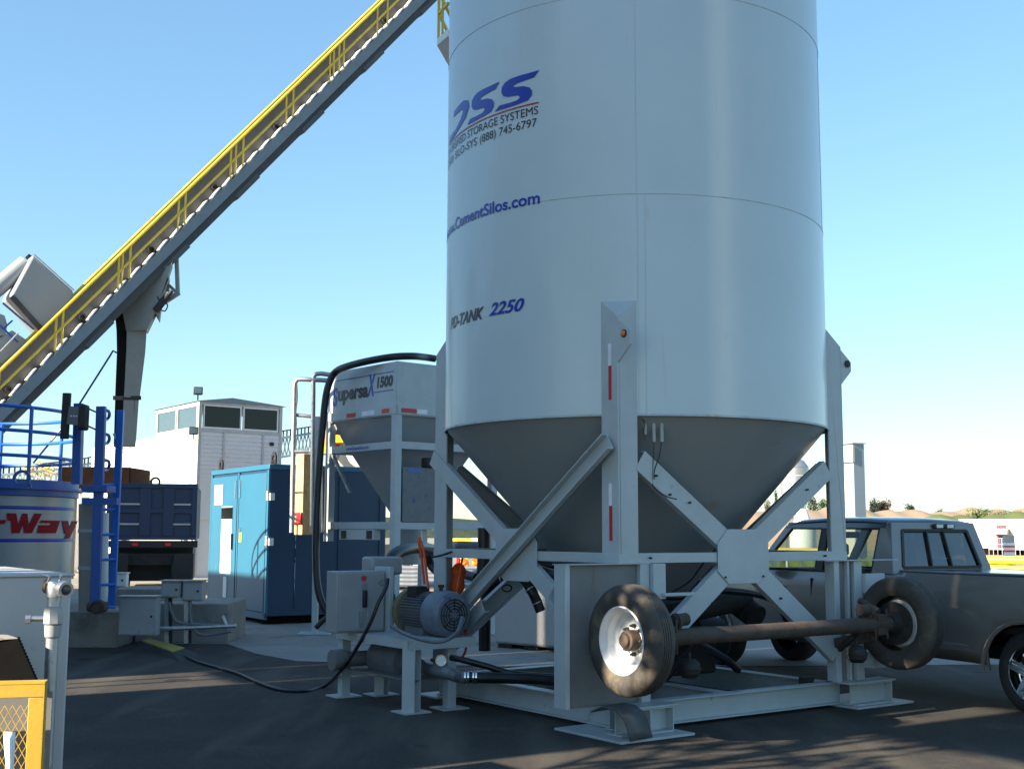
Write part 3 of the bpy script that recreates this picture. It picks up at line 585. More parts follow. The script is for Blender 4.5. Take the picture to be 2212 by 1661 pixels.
for x0, x1 in ((2128, 2140), (2197, 2214)):
    wn = build(MB().frame(T0+tx*T(x0)-ty*.05+UP*1.35, tx, ty, UP, T(x1)-T(x0), .05, .9), 'window', 'siding_trim', tr, world=True)
    build(MB().frame(T0+tx*(T(x0)+.05)-ty*.07+UP*1.4, tx, ty, UP, T(x1)-T(x0)-.1, .04, .8), 'pane', 'siding', wn, world=True)
rl = MB()
for k in range(18):
    p = T0+tx*(T(2143)+k*.35)-ty*1.2; rl.bar(p, p+UP*1.4, .03, .03, tx)
p = T0+tx*T(2143)-ty*1.2
for z in (.9, 1.4): rl.bar(p+UP*z, p+UP*z+tx*6.2, .03, .03)
build(rl, 'ramp_rail', 'galv', tr, world=True); build(MB().frame(p+UP*.45, tx, ty, UP, 6.2, 1.1, .08), 'ramp', 'galv', tr, world=True)
# yellow pipe barrier behind the pickup
for k, (y0, y1, lab) in enumerate(((1207, 1212, 'upper thick yellow pipe rail behind the pickup'), (1226, 1230, 'lower yellow pipe rail behind the pickup, under the other'))):
    a = at(2040, y0, 27); b = at(2330, y1, 25.5); yb = thing('yellow_pipe_rail', lab, 'barrier', (a.x, a.y, 0), 0, 'yellow pipe rails'); build(MB().cyl(a, b, .085-.02*k, 18), 'pipe', 'bright_yellow', yb, world=True)
    if k == 1:
        for q in (.2, .55): m_ = a.lerp(b, q); build(MB().cyl((m_.x, m_.y, 0), m_, .05, 10), 'post', 'galv', yb, world=True)
a = at(1600, 1188, 32); b = at(1800, 1192, 32); yb = thing('yellow_pipe_rail', 'yellow pipe rail seen through the pickup front window', 'barrier', (a.x, a.y, 0), 0, 'yellow pipe rails'); build(MB().cyl(a, b, .09, 14), 'pipe', 'bright_yellow', yb, world=True)
m_ = a.lerp(b, .5); build(MB().cyl((m_.x, m_.y, 0), m_, .05, 10), 'post', 'galv', yb, world=True)
g_ = ridge('grass_verge', 'grass', 6, 14, 33, 3, 1.5, 15, 'structure')
sn = at(2180, 1180, 60); bz = thing('traffic_barrel', 'red and white banded barrel with a grey box on top near the trailer', 'barrel', (sn.x, sn.y, 0))
zt = lambda y: at(2180, y, 60).z
build(MB().lathe((0, 0, 0), (0, 0, 1), [(0, 0), (.27, 0), (.27, zt(1172)), (0, zt(1172))], 20, smooth=False), 'drum', 'white_paint', bz)
for y in (1192, 1182): build(MB().lathe((0, 0, 0), (0, 0, 1), [(.275, zt(y)), (.275, zt(y)+.09)], 20), 'band', 'mix_red', bz)
build(MB().box(-.22, .2, -.2, .2, zt(1172), zt(1156)), 'top_box', 'box_grey', bz, bev=.01)

# ------------------------------------------------------------------ white control building
W0 = at(427, 1000, 46); W0.z = 0; wa = V((-.6, .8, 0)); wb = V((.8, .6, 0)); zt = at(427, 866, 46).z; zm = at(427, 925, 46).z
cb = thing('control_building', 'white corrugated control building with dark windows above the blue dump truck', 'building', tuple(W0))
def sided(o, d, n, L, z0, z1, m, nm, hor=True, par=cb, st=.16):
    mb = MB(); mb.frame(o+UP*z0, d, -n, UP, L, .12, z1-z0); k = z0
    while k < z1-.02: mb.frame(o+UP*(k+.01)+n*.0, d, n, UP, L, .022, st*.55); k += st
    return build(mb, nm, m, par, world=True)
nL = V((-.8, -.6, 0)); nR = V((.6, -.8, 0))
WL, WR_ = 4.5, 3.45
build(MB().frame(W0-nR*.06+wb*.03+wa*.03, wb, wa, UP, WR_-.06, WL-.06, zm), 'core', 'siding', cb, world=True)
sided(W0+wb*.08, wb, nR, WR_-.16, 2.2, zm-.12, 'siding', 'wall'); sided(W0+wa*.08, wa, nL, WL+8, 1.0, zm-.14, 'white_paint', 'wall')
build(MB().frame(W0+wa*(WL+.02), wa, wb, UP, 8, 3.0, zm-.3), 'annex', 'white_paint', cb, world=True)
for k in (.98, 2.62): build(MB().frame(W0+wb*k+nR*.02+UP*2.2, wb, nR, UP, .08, .03, zm-2.3), 'trim', 'siding_trim', cb, world=True)
build(MB().frame(W0+nR*.03+nL*.03, wb, -nR, UP, .12, .12, zt), 'corner_post', 'siding_trim', cb, world=True)
build(MB().frame(W0+wb*(WR_-.1)+nR*.03, wb, -nR, UP, .12, .12, zt), 'corner_post', 'siding_trim', cb, world=True)
build(MB().frame(W0+nR*.02+nL*.02+UP*(zm-.12), wb, wa, UP, WR_, WL, .14), 'sill', 'siding_trim', cb, world=True)
build(MB().frame(W0+nR*.02+nL*.02+UP*(zt-.12), wb, wa, UP, WR_, WL, .12), 'fascia', 'siding_trim', cb, world=True)
ap = W0+wb*1.3
build(MB().prism([W0+UP*zt+nR*.1-wb*.1, ap+UP*(zt+.20)+nR*.1, W0+wb*(WR_+.15)+UP*zt+nR*.1], wa*(WL+.3)), 'roof', 'steel_bldg', cb, world=True)
for k0, k1, d, n_, m_ in ((.16, 1.72, wb, nR, 'dark_glass'), (1.80, 3.3, wb, nR, 'dark_glass'), (.16, 2.2, wa, nL, 'mirror_glass'), (2.32, 4.4, wa, nL, 'mirror_glass')):
    wn = build(MB().frame(W0+d*k0+UP*(zm+.02)-n_*.06, d, n_, UP, k1-k0, .08, .06).frame(W0+d*k0+UP*(zt-.17)-n_*.06, d, n_, UP, k1-k0, .08, .05).frame(W0+d*k0+UP*(zm+.08)-n_*.06, d, n_, UP, .05, .08, zt-zm-.25).frame(W0+d*(k1-.05)+UP*(zm+.08)-n_*.06, d, n_, UP, .05, .08, zt-zm-.25), 'window', 'white_paint', cb, world=True)
    build(MB().frame(W0+d*(k0+.05)+UP*(zm+.08)-n_*.05, d, n_, UP, k1-k0-.1, .03, zt-zm-.25), 'pane', m_, wn, world=True)
build(MB().frame(W0+wb*2.95+nR*.03+UP*(at(580, 960, 47).z), wb, nR, UP, .16, .04, .14), 'vent', 'dark_steel', cb, world=True)
for (x, y, lab) in ((428, 845, 'floodlight standing on the roof corner of the white building'), (418, 931, 'floodlight fixed below the corner window of the white building')):
    p = at(x, y, 45.6); f_ = thing('floodlight', lab, 'floodlight', tuple(p), .3, 'building floodlights')
    hd = MB().box(-.17, .17, -.10, .10, -.14, .16); build(hd, 'housing', 'dark_steel', f_, bev=.03)
    build(MB().box(-.13, .13, -.125, -.10, -.10, .12), 'lens', 'mirror_glass', f_); build(MB().bar((0, .05, -.34), (0, 0, -.12), .05, .05, (1, 0, 0)), 'bracket', 'dark_steel', f_)

# ------------------------------------------------------------------ dump truck seen from behind
D0 = at(228, 1150, 36); D0.z = 0; D1 = at(424, 1150, 36.6); D1.z = 0; dx = (D1-D0).normalized(); dy = V((-dx.y, dx.x, 0)); DW = (D1-D0).length
zt = lambda y: at(330, y, 36.3).z
dt = thing('dump_truck', 'blue dump truck seen from behind below the steel chute', 'truck', tuple(D0))
build(MB().frame(D0+dy*.06+UP*zt(1165), dx, dy, UP, DW, 5.0, zt(1046)-zt(1165)), 'bed', 'dump_blue', dt, world=True, bev=.03)
tg = MB(); zl, zh = zt(1166), zt(1044)
tg.frame(D0+UP*(zh-.14), dx, dy, UP, DW, .1, .14).frame(D0+UP*zl, dx, dy, UP, DW, .1, .12).frame(D0+UP*((zl+zh)/2-.05), dx, dy, UP, DW, .085, .14)
for q in (0, .36, .62, .94): tg.frame(D0+dx*DW*q+UP*(zl+.12)-dy*.01, dx, dy, UP, (.06 if q in (0, .94) else .12)*DW, .1, zh-zl-.26)
build(tg, 'tailgate', 'dump_blue', dt, world=True, bev=.015)
for q, z in ((.66, .33), (.66, .77), (.10, .33), (.10, .77)): build(MB().frame(D0+dx*DW*q+UP*(zl+(zh-zl)*z*.8)-dy*.0, dx, dy, UP, DW*.27, .06, .05), 'rib', 'galv', dt, world=True)
build(MB().lathe(D0+dx*DW*.52+dy*.1+UP*(zh+.05), dy, [(.09, 0), (.16, 0), (.16, .05), (.09, .05), (.09, 0)], 16), 'lift_ring', 'dark_steel', dt, world=True)
build(MB().frame(D0+dx*.2+dy*.3+UP*.75, dx, dy, UP, DW-.4, 5, .35), 'chassis', 'dark_steel', dt, world=True)
build(MB().frame(D0-dx*.0-dy*.06+UP*(zl-.22), dx, dy, UP, DW+.05, .1, .2), 'bumper', 'black_trim', dt, world=True)
for q in (.02, .74):
    for r_ in (.5, 1.9):
        c_ = D0+dx*DW*q+dy*r_+UP*.53; wq = MB().lathe(c_, dx, [(0, .08), (.3, .08), (.32, 0), (.5, 0), (.53, .05), (.53, .5), (.5, .55), (.32, .55), (0, .5)], 28); build(wq, 'wheel', 'rubber', dt, world=True)
build(MB().frame(D0+dx*.1+dy*.9+UP*.25, dx, dy, UP, DW-.2, 3.5, zl-.3), 'underbody', 'black_trim', dt, world=True)
for q in (.04, .76): build(MB().frame(D0+dx*DW*q-dy*.02+UP*.35, dx, dy, UP, DW*.22, .02, .75), 'mudflap', 'black_trim', dt, world=True)
build(MB().frame(D0+dx*DW*.3-dy*.07+UP*(zl-.17), dx, dy, UP, .16, .02, .08), 'tail_light', 'red_lens', dt, world=True)
build(MB().frame(D0+dx*DW*.66-dy*.07+UP*(zl-.17), dx, dy, UP, .16, .02, .08), 'tail_light', 'red_lens', dt, world=True)
# rusty bin behind, over the blue tank rim
B0 = at(128, 1040, 44); B0.z = 0; rbn = thing('rusty_bin', 'long dark rusty steel bin behind the blue tank railing', 'bin', tuple(B0))
build(MB().frame(B0+UP*at(128, 1052, 44).z, V((1, .05, 0)).normalized(), V((0, 1, 0)), UP, at(278, 1040, 44).x-B0.x, 2.5, at(128, 1008, 44).z-at(128, 1052, 44).z), 'body', 'rust_brown', rbn, world=True, bev=.03)
for q in (.3, 2.2): build(MB().bar(B0+V((q, .8, 0)), B0+V((q, .8, at(128, 1050, 44).z)), .15, .15, (1, 0, 0)), 'leg', 'dark_steel', rbn, world=True)

# ------------------------------------------------------------------ inclined conveyor
P1 = at(5.6, 870.8, 33.5); P2 = at(886, 5.8, 40.6); cdv = (P2-P1).normalized(); cl = V((-cdv.y, cdv.x, 0)).normalized(); cu_ = cdv.cross(cl)*-1
if cu_.z < 0: cu_ = -cu_
CL = (P2-P1).length; PS = P1 - cdv*4; TLn = CL+9
def cv(a, l, u): return P1 + cdv*a + cl*l + cu_*u
cvr = thing('inclined_conveyor', 'long inclined grey belt conveyor with yellow handrails rising behind the silo', 'conveyor', tuple(P1))
def cbox(a0, a1, l0, l1, u0, u1): return MB().frame(cv(a0, l0, u0), cdv, cl, cu_, a1-a0, l1-l0, u1-u0)
a0_, a1_ = -4, CL+5
build(cbox(a0_, a1_, 0, .08, -.29, -.04), 'channel', 'conv_channel', cvr, world=True)
build(cbox(a0_, a1_, 0.08, .14, -.34, -.29).frame(cv(a0_, 0, -.34), cdv, cl, cu_, a1_-a0_, .12, .05), 'channel_flange', 'conv_channel', cvr, world=True)
build(cbox(a0_, a1_, .05, 1.5, -.57, -.345), 'truss_box', 'conv_dark', cvr, world=True)
build(cbox(a0_, a1_, .42, 1.3, -.10, .60), 'belt_cover', 'conv_grey', cvr, world=True)
build(cbox(a0_, a1_, .40, .50, .60, .66), 'cover_edge', 'yellow_paint', cvr, world=True)
ct = MB(); k = a0_
while k < a1_: ct.frame(cv(k, -.01, -.03), (cdv+cu_*.10).normalized(), cl, cu_, .40, .40, .035); k += .62
build(ct, 'walkway', 'white_paint', cvr, world=True)
for l_ in (0, 1.55):
    for u_ in (.34, .67): build(MB().cyl(cv(a0_, l_, u_), cv(a1_, l_, u_), .045 if u_ > .5 else .035, 8), 'handrail', 'yellow_paint', cvr, world=True)
def ka(x):                                              # distance along the conveyor whose walkway edge shows at photo column x
    lo, hi = -4., CL+5
    for _ in range(40):
        mid = (lo+hi)/2; p = cv(mid, 0, .4); d = p.y*cos(PT)+(p.z-HH)*sin(PT)
        if 1106+FPX*p.x/d < x: lo = mid
        else: hi = mid
    return lo
for x in (95, 110, 232, 240, 257, 362, 377, 476, 487, 503, 597, 612, 692, 700, 712, 722, 795, 817, 900, -30):
    a = ka(x); q = cv(a, 0, 0); build(MB().bar(q, cv(a, 0, .67)*0 + V((q.x, q.y, q.z+.67/max(.3, cu_.z)*.98)), .05, .05, (1, 0, 0)), 'post', 'yellow_paint', cvr, world=True)
for x in (14, 175, 325, 463, 597, 718, 833):
    a = ka(x-6); build(MB().lathe(cv(a, .42, .12), -cl, [(.0, .03), (.06, .03), (.065, .10), (.10, .10), (.10, 0)], 16), 'roller_bearing', 'dark_steel', cvr, world=True)
for q in range(9): build(cbox(a0_+q*3.4, a0_+q*3.4+1.1, .03, 1.4, -.61, -.45), 'cleanout', 'conv_grey', cvr, world=True)

# white dust duct above the conveyor at the left
ax = cdv; dc = at(62, 690, 35.3); dk = thing('dust_collector', 'pale grey boxy dust collector housing with a duct, standing on the conveyor', 'dust collector', tuple(dc))
dp_ = at(100, 640, 35.3); dh_ = (cdv.x, cdv.y)
def dq(x, y, o=0.): return on(x, y, dp_-cl*0+V((0, 0, 0)), dh_) + cl*o
build(MB().prism([dq(71, 549), dq(159, 628), dq(160, 645), dq(95, 716), dq(22, 638)], cl*1.3), 'housing_box', 'duct_paint', dk, world=True, bev=.08)
build(MB().cyl(dq(-60, 668, .5), dq(64, 563, .5), .26, 28), 'duct', 'duct_paint', dk, world=True)
build(MB().bar(dq(73, 550, -.02), dq(160, 628, -.02), .03, .04, (0, 0, 1)), 'seam', 'siding_trim', dk, world=True)
build(MB().bar(dq(24, 641, -.03), dq(92, 716, -.03), .06, .16), 'support_frame', 'conv_dark', dk, world=True)
for a, b in (((5, 655), (72, 712)), ((26, 693), (5, 712)), ((-5, 700), (38, 740))): build(MB().bar(dq(*a, -.05), dq(*b, -.05), .05, .05), 'brace', 'blue_tank', dk, world=True)
build(MB().prism([dq(x, y, .1) for x, y in ((-30, 665), (12, 680), (18, 700), (14, 725), (-30, 720))], cl*.8), 'hopper', 'duct_paint', dk, world=True, bev=.03)
build(MB().prism([dq(x, y, .1) for x, y in ((-30, 750), (28, 712), (62, 735), (30, 765), (-30, 812))], cl*.8), 'motor_housing', 'duct_paint', dk, world=True, bev=.03)
build(MB().cyl(dq(0, 760, -.1), dq(38, 720, -.1), .025, 8), 'rail', 'galv', dk, world=True)
build(MB().lathe(dq(72, 551, .5), ax.cross(cl), [(.08, -.1), (.1, 0), (.08, .1)], 10), 'lug', 'dark_steel', dk, world=True)

# ------------------------------------------------------------------ discharge chute
YC = 36.0
def cp_(x, y, dY=0): return at(x, y, YC+dY)
ch = thing('discharge_chute', 'weathered grey steel discharge chute hanging from the conveyor over the dump truck', 'chute', tuple(cp_(275, 960)))
back = V((-.25, .97, 0)).normalized()*.75
up_ = build(MB().prism([cp_(263, 661), cp_(292, 628), cp_(330, 597), cp_(372, 568), cp_(337, 672), cp_(318, 712), cp_(273, 716)], back), 'upper_hopper', 'chute_grey', ch, world=True)
build(MB().prism([cp_(334, 672), cp_(366, 598), cp_(348, 660), cp_(344, 690)], back), 'side_plate', 'chute_grey', ch, world=True)
def duct(rows, name, m, par=ch):                        # rows: (y, left, ridge, right)
    mb = MB(); n = len(rows); vs = []
    for (y, l, c, r_) in rows: vs += [at(l, y, YC+.45), at(c, y, YC), at(r_, y, YC+.25), at(r_-4, y, YC+.95), at(l+6, y, YC+1.1)]
    for i in range(n-1):
        for k in range(5): mb.add([vs[i*5+k], vs[i*5+(k+1) % 5], vs[(i+1)*5+(k+1) % 5], vs[(i+1)*5+k]], [(0, 1, 2, 3)])
    mb.add([vs[k] for k in range(5)], [(0, 1, 2, 3, 4)]); mb.add([vs[(n-1)*5+k] for k in range(5)], [(0, 1, 2, 3, 4)])
    o_ = build(mb, name, m, par, world=True)
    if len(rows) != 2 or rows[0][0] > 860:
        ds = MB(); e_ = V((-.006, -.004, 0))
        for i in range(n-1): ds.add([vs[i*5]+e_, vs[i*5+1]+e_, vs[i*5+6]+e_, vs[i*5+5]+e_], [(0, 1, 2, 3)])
        build(ds, 'dark_left_face', 'belt_black', o_, world=True)  # left faces covered by a darker sheet
    return o_
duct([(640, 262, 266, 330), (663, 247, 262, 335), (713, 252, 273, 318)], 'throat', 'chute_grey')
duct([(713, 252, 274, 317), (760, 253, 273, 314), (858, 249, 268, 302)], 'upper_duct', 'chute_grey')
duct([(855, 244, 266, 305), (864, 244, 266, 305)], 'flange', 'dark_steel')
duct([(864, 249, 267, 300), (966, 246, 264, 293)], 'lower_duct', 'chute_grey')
build(MB().prism([cp_(243, 937), cp_(249, 935), cp_(250, 952)], back*.4), 'hook', 'chute_grey', ch, world=True)
fr = MB()
for a, b, t_ in (((381, 545), (384, 632), .11), ((384, 634), (336, 590), .09), ((387, 632), (352, 655), .13), ((360, 575), (361, 630), .12), ((352, 655), (338, 672), .10)): fr.bar(cp_(*a, .3), cp_(*b, .3), t_, t_, (1, 0, .2))
build(fr, 'gate_frame', 'chute_grey', ch, world=True)
build(MB().cyl(cp_(363, 638), cp_(336, 672), .11, 12).cyl(cp_(372, 628), cp_(345, 660), .06, 12), 'gate_cylinder', 'dark_steel', ch, world=True)
build(MB().tube(curve([cp_(345, 668), cp_(356, 672), cp_(362, 660), cp_(355, 652)]), .02, 6).tube(curve([cp_(340, 640), cp_(345, 650), cp_(352, 646)]), .02, 6), 'air_hose', 'black_hose', ch, world=True)
build(MB().tube([cp_(252, 762), cp_(244, 758), cp_(238, 768), cp_(172, 872)], .03, 6).tube([cp_(160, 893), cp_(72, 1000)], .03, 6), 'guy_pipe', 'stripe_blue', ch, world=True)

# thin unseen tree added beside the raised block so its branches dapple the yard
tb = tq(7.2, -3.5); tn_ = thing('dapple_tree', 'thin leafy tree added out of view on the left to dapple the yard', 'tree', tuple(tb))
rnd = random.Random(31); br_ = MB().tube([(0, 0, 0), (.1, .1, 2.5), (0, .2, 5.2)], [.12, .09, .04], 8); L_ = []
for i in range(16):
    a = rnd.uniform(0, 2*pi); r_ = rnd.uniform(.5, 1.9); z = rnd.uniform(3.6, 5.6); q = V((cos(a)*r_, sin(a)*r_, z)); br_.tube(curve([(0, .1, z-1.0), (q.x*.5, q.y*.5, z-.3), tuple(q)], 4), [.035]*8+[.012], 6); L_.append((tuple(q), .38, .22, 1))
build(br_, 'trunk', 'bark', tn_); build(crown(L_, 900, .17, 8), 'crown', 'leaf_green', tn_)
# ------------------------------------------------------------------ bag hopper silo behind the pump
HA = V((-.645, .765, 0)); HB = V((.765, .645, 0)); HC = at(855, 900, 20.0); HC.z = 0; HL = 2.2
hp = thing('bag_hopper', 'pale grey square hopper bin on a tall frame with black and blue lettering', 'hopper', tuple(HC))
def hq(a, b, z): return HC + HA*a + HB*b + UP*z
zc_ = lambda y: at(855, y, 20.0).z
zt_, zm_, zb_, z1_, z2_, z3_ = zc_(779), zc_(878), zc_(893), zc_(952), zc_(968), zc_(1127)
W = .13
for a, b in ((0, 0), (HL, 0), (0, HL), (HL, HL)):
    build(MB().frame(hq(a-(.0 if a == 0 else W), b-(.0 if b == 0 else W), 0 if (a, b) != (HL, 0) else 1.6), HA, HB, UP, W, W, zc_(870)-(0 if (a, b) != (HL, 0) else 1.6)), 'leg', 'frame_paint', hp, world=True, bev=.006)
    if (a, b) != (HL, 0): build(MB().frame(hq(a-.2, b-.2, .01), HA, HB, UP, .45, .45, .02), 'foot_plate', 'frame_paint', hp, world=True)
bin_ = MB().frame(hq(.02, .02, zb_), HA, HB, UP, HL-.04, HL-.04, zt_-zb_); bn = build(bin_, 'bin', 'frame_paint', hp, world=True, bev=.01)
build(MB().frame(hq(-.012, -.012, zb_-.0), HA, HB, UP, HL+.024, .04, zm_-zb_+.03).frame(hq(-.012, -.0, zb_-.0), HB, HA, UP, HL+.012, .04, zm_-zb_+.03), 'trim', 'frame_paint', bn, world=True)
m_ = MB(); c4 = [hq(.05, .05, zb_), hq(HL-.05, .05, zb_), hq(HL-.05, HL-.05, zb_), hq(.05, HL-.05, zb_)]; q_ = HL/2; d4 = [hq(q_-.2, q_-.2, 2.0), hq(q_+.2, q_-.2, 2.0), hq(q_+.2, q_+.2, 2.0), hq(q_-.2, q_+.2, 2.0)]
m_.add(c4+d4, [(0, 1, 5, 4), (1, 2, 6, 5), (2, 3, 7, 6), (3, 0, 4, 7), (4, 5, 6, 7), (0, 1, 2, 3)]); build(m_, 'cone', 'cone_paint', hp, world=True)
build(MB().cyl(hq(q_, q_, 1.2), hq(q_, q_, 2.05), .22, 20), 'outlet', 'box_grey', hp, world=True)
for z0, z1 in ((z2_, z1_), (z3_-.12, z3_), (2.9*0+zb_-.02, zb_)):
    for o_, d in ((hq(0, .01, 0), HA), (hq(.01, 0, 0), HB), (hq(0, HL-.10, 0), HA), (hq(HL-.10, 0, 0), HB)):
        build(MB().frame(o_+UP*z0+d*W, d, HB if d == HA else HA, UP, HL-2*W, .10, z1-z0), 'cross_beam', 'frame_paint', hp, world=True, bev=.004)
fp = build(MB().frame(hq(.55, -.02, z3_-.30), HA, HB, UP, 1.1, .12, .17), 'fork_pocket', 'frame_paint', hp, world=True, bev=.004)
for a in (.62, 1.42): build(MB().frame(hq(a, -.026, z3_-.285), HA, HB, UP, .17, .01, .14), 'opening', 'black_trim', fp, world=True)
for a, b in ((.14, .06),): build(MB().bar(hq(HL-.14, .06, z2_), hq(HL-.75, .06, z2_-.7), .05, .05), 'knee_brace', 'galv', hp, world=True)
pn = build(MB().frame(hq(-.0, .16, zc_(1128)), HB, HA, UP, .86, .35, zc_(1007)-zc_(1128)), 'control_panel', 'motor_grey', hp, world=True, bev=.01)
build(MB().frame(hq(-.004, .26, zc_(1018)), HB, HA, UP, .30, .004, .05), 'label', 'blue_rail', pn, world=True)
build(MB().frame(hq(-.05, .60, zc_(1007)), HB, HA, UP, .2, .16, .17), 'motor', 'dark_steel', hp, world=True, bev=.03)
# lettering of the bin: left face (plane b=0, reading from the far left corner to the near corner)
def htext(body, px0, px1, yb, cap, m, shear=0, off=.02, lift=.004, ya=None):
    A = on(px0, yb, HC, HA); B = on(px1, yb, HC, HA); zz_ = (ya if ya else A.z); A.z = B.z = zz_
    o_ = -HB*lift; return flat_text(body, A+o_+HB*.02, B+o_+HB*.02, UP, cap, 'lettering', m, bn, True, off, shear)
zL = lambda x, y: on(x, y, HC, HA).z
lb = zL(800, 852)
htext('S', 717, 727, 866, .30, 'logo_blue', .1, .05, ya=lb-.10); htext('upersa', 728, 793, 860, .235, 'logo_black', .1, .045, ya=lb-.02)
htext('X', 791, 809, 857, .36, 'logo_blue', .25, .03, ya=lb-.02); htext('1500', 812, 847, 846, .165, 'logo_black', .12, .06, ya=lb+.105)
def hline(x0, x1, zz_, h=.015):
    A = on(x0, 840, HC, HA); B = on(x1, 840, HC, HA); A.z = B.z = zz_; d = (B-A); L = d.length
    build(MB().frame(A-HB*.003+HB*.02, d.normalized(), -HB, UP, L, .002, h), 'line', 'logo_blue', bn, world=True)
hline(722, 849, lb+.33); hline(807, 848, lb+.02)
A = on(748, 976, HC, HA); B = on(796, 976, HC, HA); B.z = A.z = z2_+.035
flat_text('www.CementSilos.com', A-HB*.003, B-HB*.003, UP, .055, 'lettering', 'logo_blue', hp, True, .02)
for px0, px1, d, n_, m_ in ((750, 770, HA, HB, 'tape_red'), (826, 842, HA, HB, 'tape_red'), (783, 810, HA, HB, 'tape_white'), (866, 899, HB, HA, 'tape_red'), (900, 922, HB, HA, 'tape_white')):
    A = on(px0, 885, HC, d); B = on(px1, 885, HC, d); A.z = B.z = zb_+.025; e = (B-A); L = e.length
    build(MB().frame(A-n_*.012, e.normalized(), -n_, UP, L, .004, .075), 'reflective_tape', m_, bn, world=True)
# ladder loops, galvanised, and the timber post strapped to them
def hb(x, y): return at(x, y, 21.3)
for nm, pts in (('ladder_rail', [(630, 1150), (636, 840), (637, 828), (642, 820), (652, 819), (708, 822)]), ('ladder_rail', [(674, 1142), (677, 822), (678, 813), (683, 808), (694, 807), (716, 810)])):
    build(MB().tube([hb(*p) for p in pts], .042, 12), nm, 'galv', hp, world=True)
build(MB().tube([hb(638, 896), hb(678, 900)], .035, 10), 'rung', 'galv', hp, world=True)
build(MB().tube([hb(632, 975), hb(666, 975)], .035, 10), 'rung', 'galv', hp, world=True)
build(MB().tube([hb(674, 1142), hb(677, 1150), hb(682, 1152)], .04, 10), 'rung', 'galv', hp, world=True)
build(MB().bar(hb(683, 1150), (hb(680, 1363).x, 21.3, .02), .10, .10, (1, 0, 0)), 'leg', 'frame_paint', hp, world=True)
p = hb(680, 1363); build(MB().box(p.x-.28, p.x+.28, 21.05, 21.6, .012, .03), 'foot_plate', 'frame_paint', hp, world=True)
build(MB().bar(hb(688, 900), hb(688, 1150), .12, .12, (1, 0, 0)), 'leg', 'galv', hp, world=True)
wp = build(MB().frame(at(652, 1155, 21.5), HA, HB, UP, .27, .22, hb(652, 978).z-hb(652, 1155).z), 'timber_post', 'wood', hp, world=True, bev=.008)
for y in (1064, 1113, 1133): build(MB().frame(at(652, y, 21.49)-HB*.008, HA, HB, UP, .27, .01, .05 if y > 1100 else .02), 'strap', 'dark_steel', wp, world=True)
build(MB().frame(at(652, 1130, 21.46)-HB*.03, HA, HB, UP, .16, .04, .19), 'tail_light', 'red_lens', wp, world=True, bev=.008)
ch_ = MB(); pts = [(641, 830), (642, 860), (639, 890), (640, 915), (638, 940), (640, 962)]
build(ch_.tube(curve([at(x, y, 21.25) for x, y in pts]), .012, 6), 'safety_chain', 'dark_steel', hp, world=True)
# black fill hose over the hopper and down beside the ladder
fh = thing('fill_hose', 'thick black fill hose arching over the hopper bin and hanging down beside its ladder', 'hose', tuple(hb(700, 1350)))
pts = [(940, 775, 20.9), (920, 772, 20.8), (892, 769.5, 20.4), (850, 771, 20.3), (800, 779, 20.4), (755, 790, 20.7), (728, 801, 21), (714, 820, 21.05), (704, 856, 21.05), (697, 920, 21.05), (691, 990, 21), (685, 1090, 20.9), (682, 1190, 20.8), (686, 1265, 20.7), (700, 1312, 20.6), (717, 1330, 20.5)]
build(MB().tube(curve([at(*p) for p in pts], 6), .062, 14), 'hose', 'black_hose', fh, world=True)
pts = [(717, 1330, 20.4), (700, 1338, 20.4), (682, 1356, 20.4)]
build(MB().tube(curve([at(*p) for p in pts], 6), .045, 12), 'hose_end', 'black_hose', fh, world=True)

# ------------------------------------------------------------------ blue steel cabinet
K0 = gp(575, 1350); K0.z = 0; ka_ = V((-.54, .84, 0)).normalized(); kb_ = V((.84, .54, 0)).normalized(); kz = at(575, 1002, K0.y).z
KL = 3.35; KD = 2.5
cbn = thing('blue_cabinet', 'bright blue steel equipment cabinet with two tall doors and rust streaks', 'cabinet', tuple(K0))
build(MB().frame(K0+UP*.16, ka_, kb_, UP, KL, KD, kz-.22), 'body', 'cab_blue_shaded', cbn, world=True, bev=.01)
build(MB().frame(K0+UP*(kz-.1)-kb_*.03-ka_*.02, ka_, kb_, UP, KL+.04, KD+.05, .10), 'roof_frame', 'cab_blue', cbn, world=True, bev=.01)
for a in (.1, 1.6, 3.0): build(MB().frame(K0+ka_*a, ka_, kb_, UP, .2, KD, .16), 'skid', 'rust_brown', cbn, world=True)
for a, w_ in ((0, .09), (KL-.09, .09), (1.62, .07)): build(MB().frame(K0+ka_*a-kb_*.03+UP*.12, ka_, kb_, UP, w_, .04, kz-.23), 'frame_post', 'cab_blue', cbn, world=True)
build(MB().frame(K0-kb_*.03+UP*.10, ka_, kb_, UP, KL, .04, .12), 'sill', 'cab_blue', cbn, world=True)
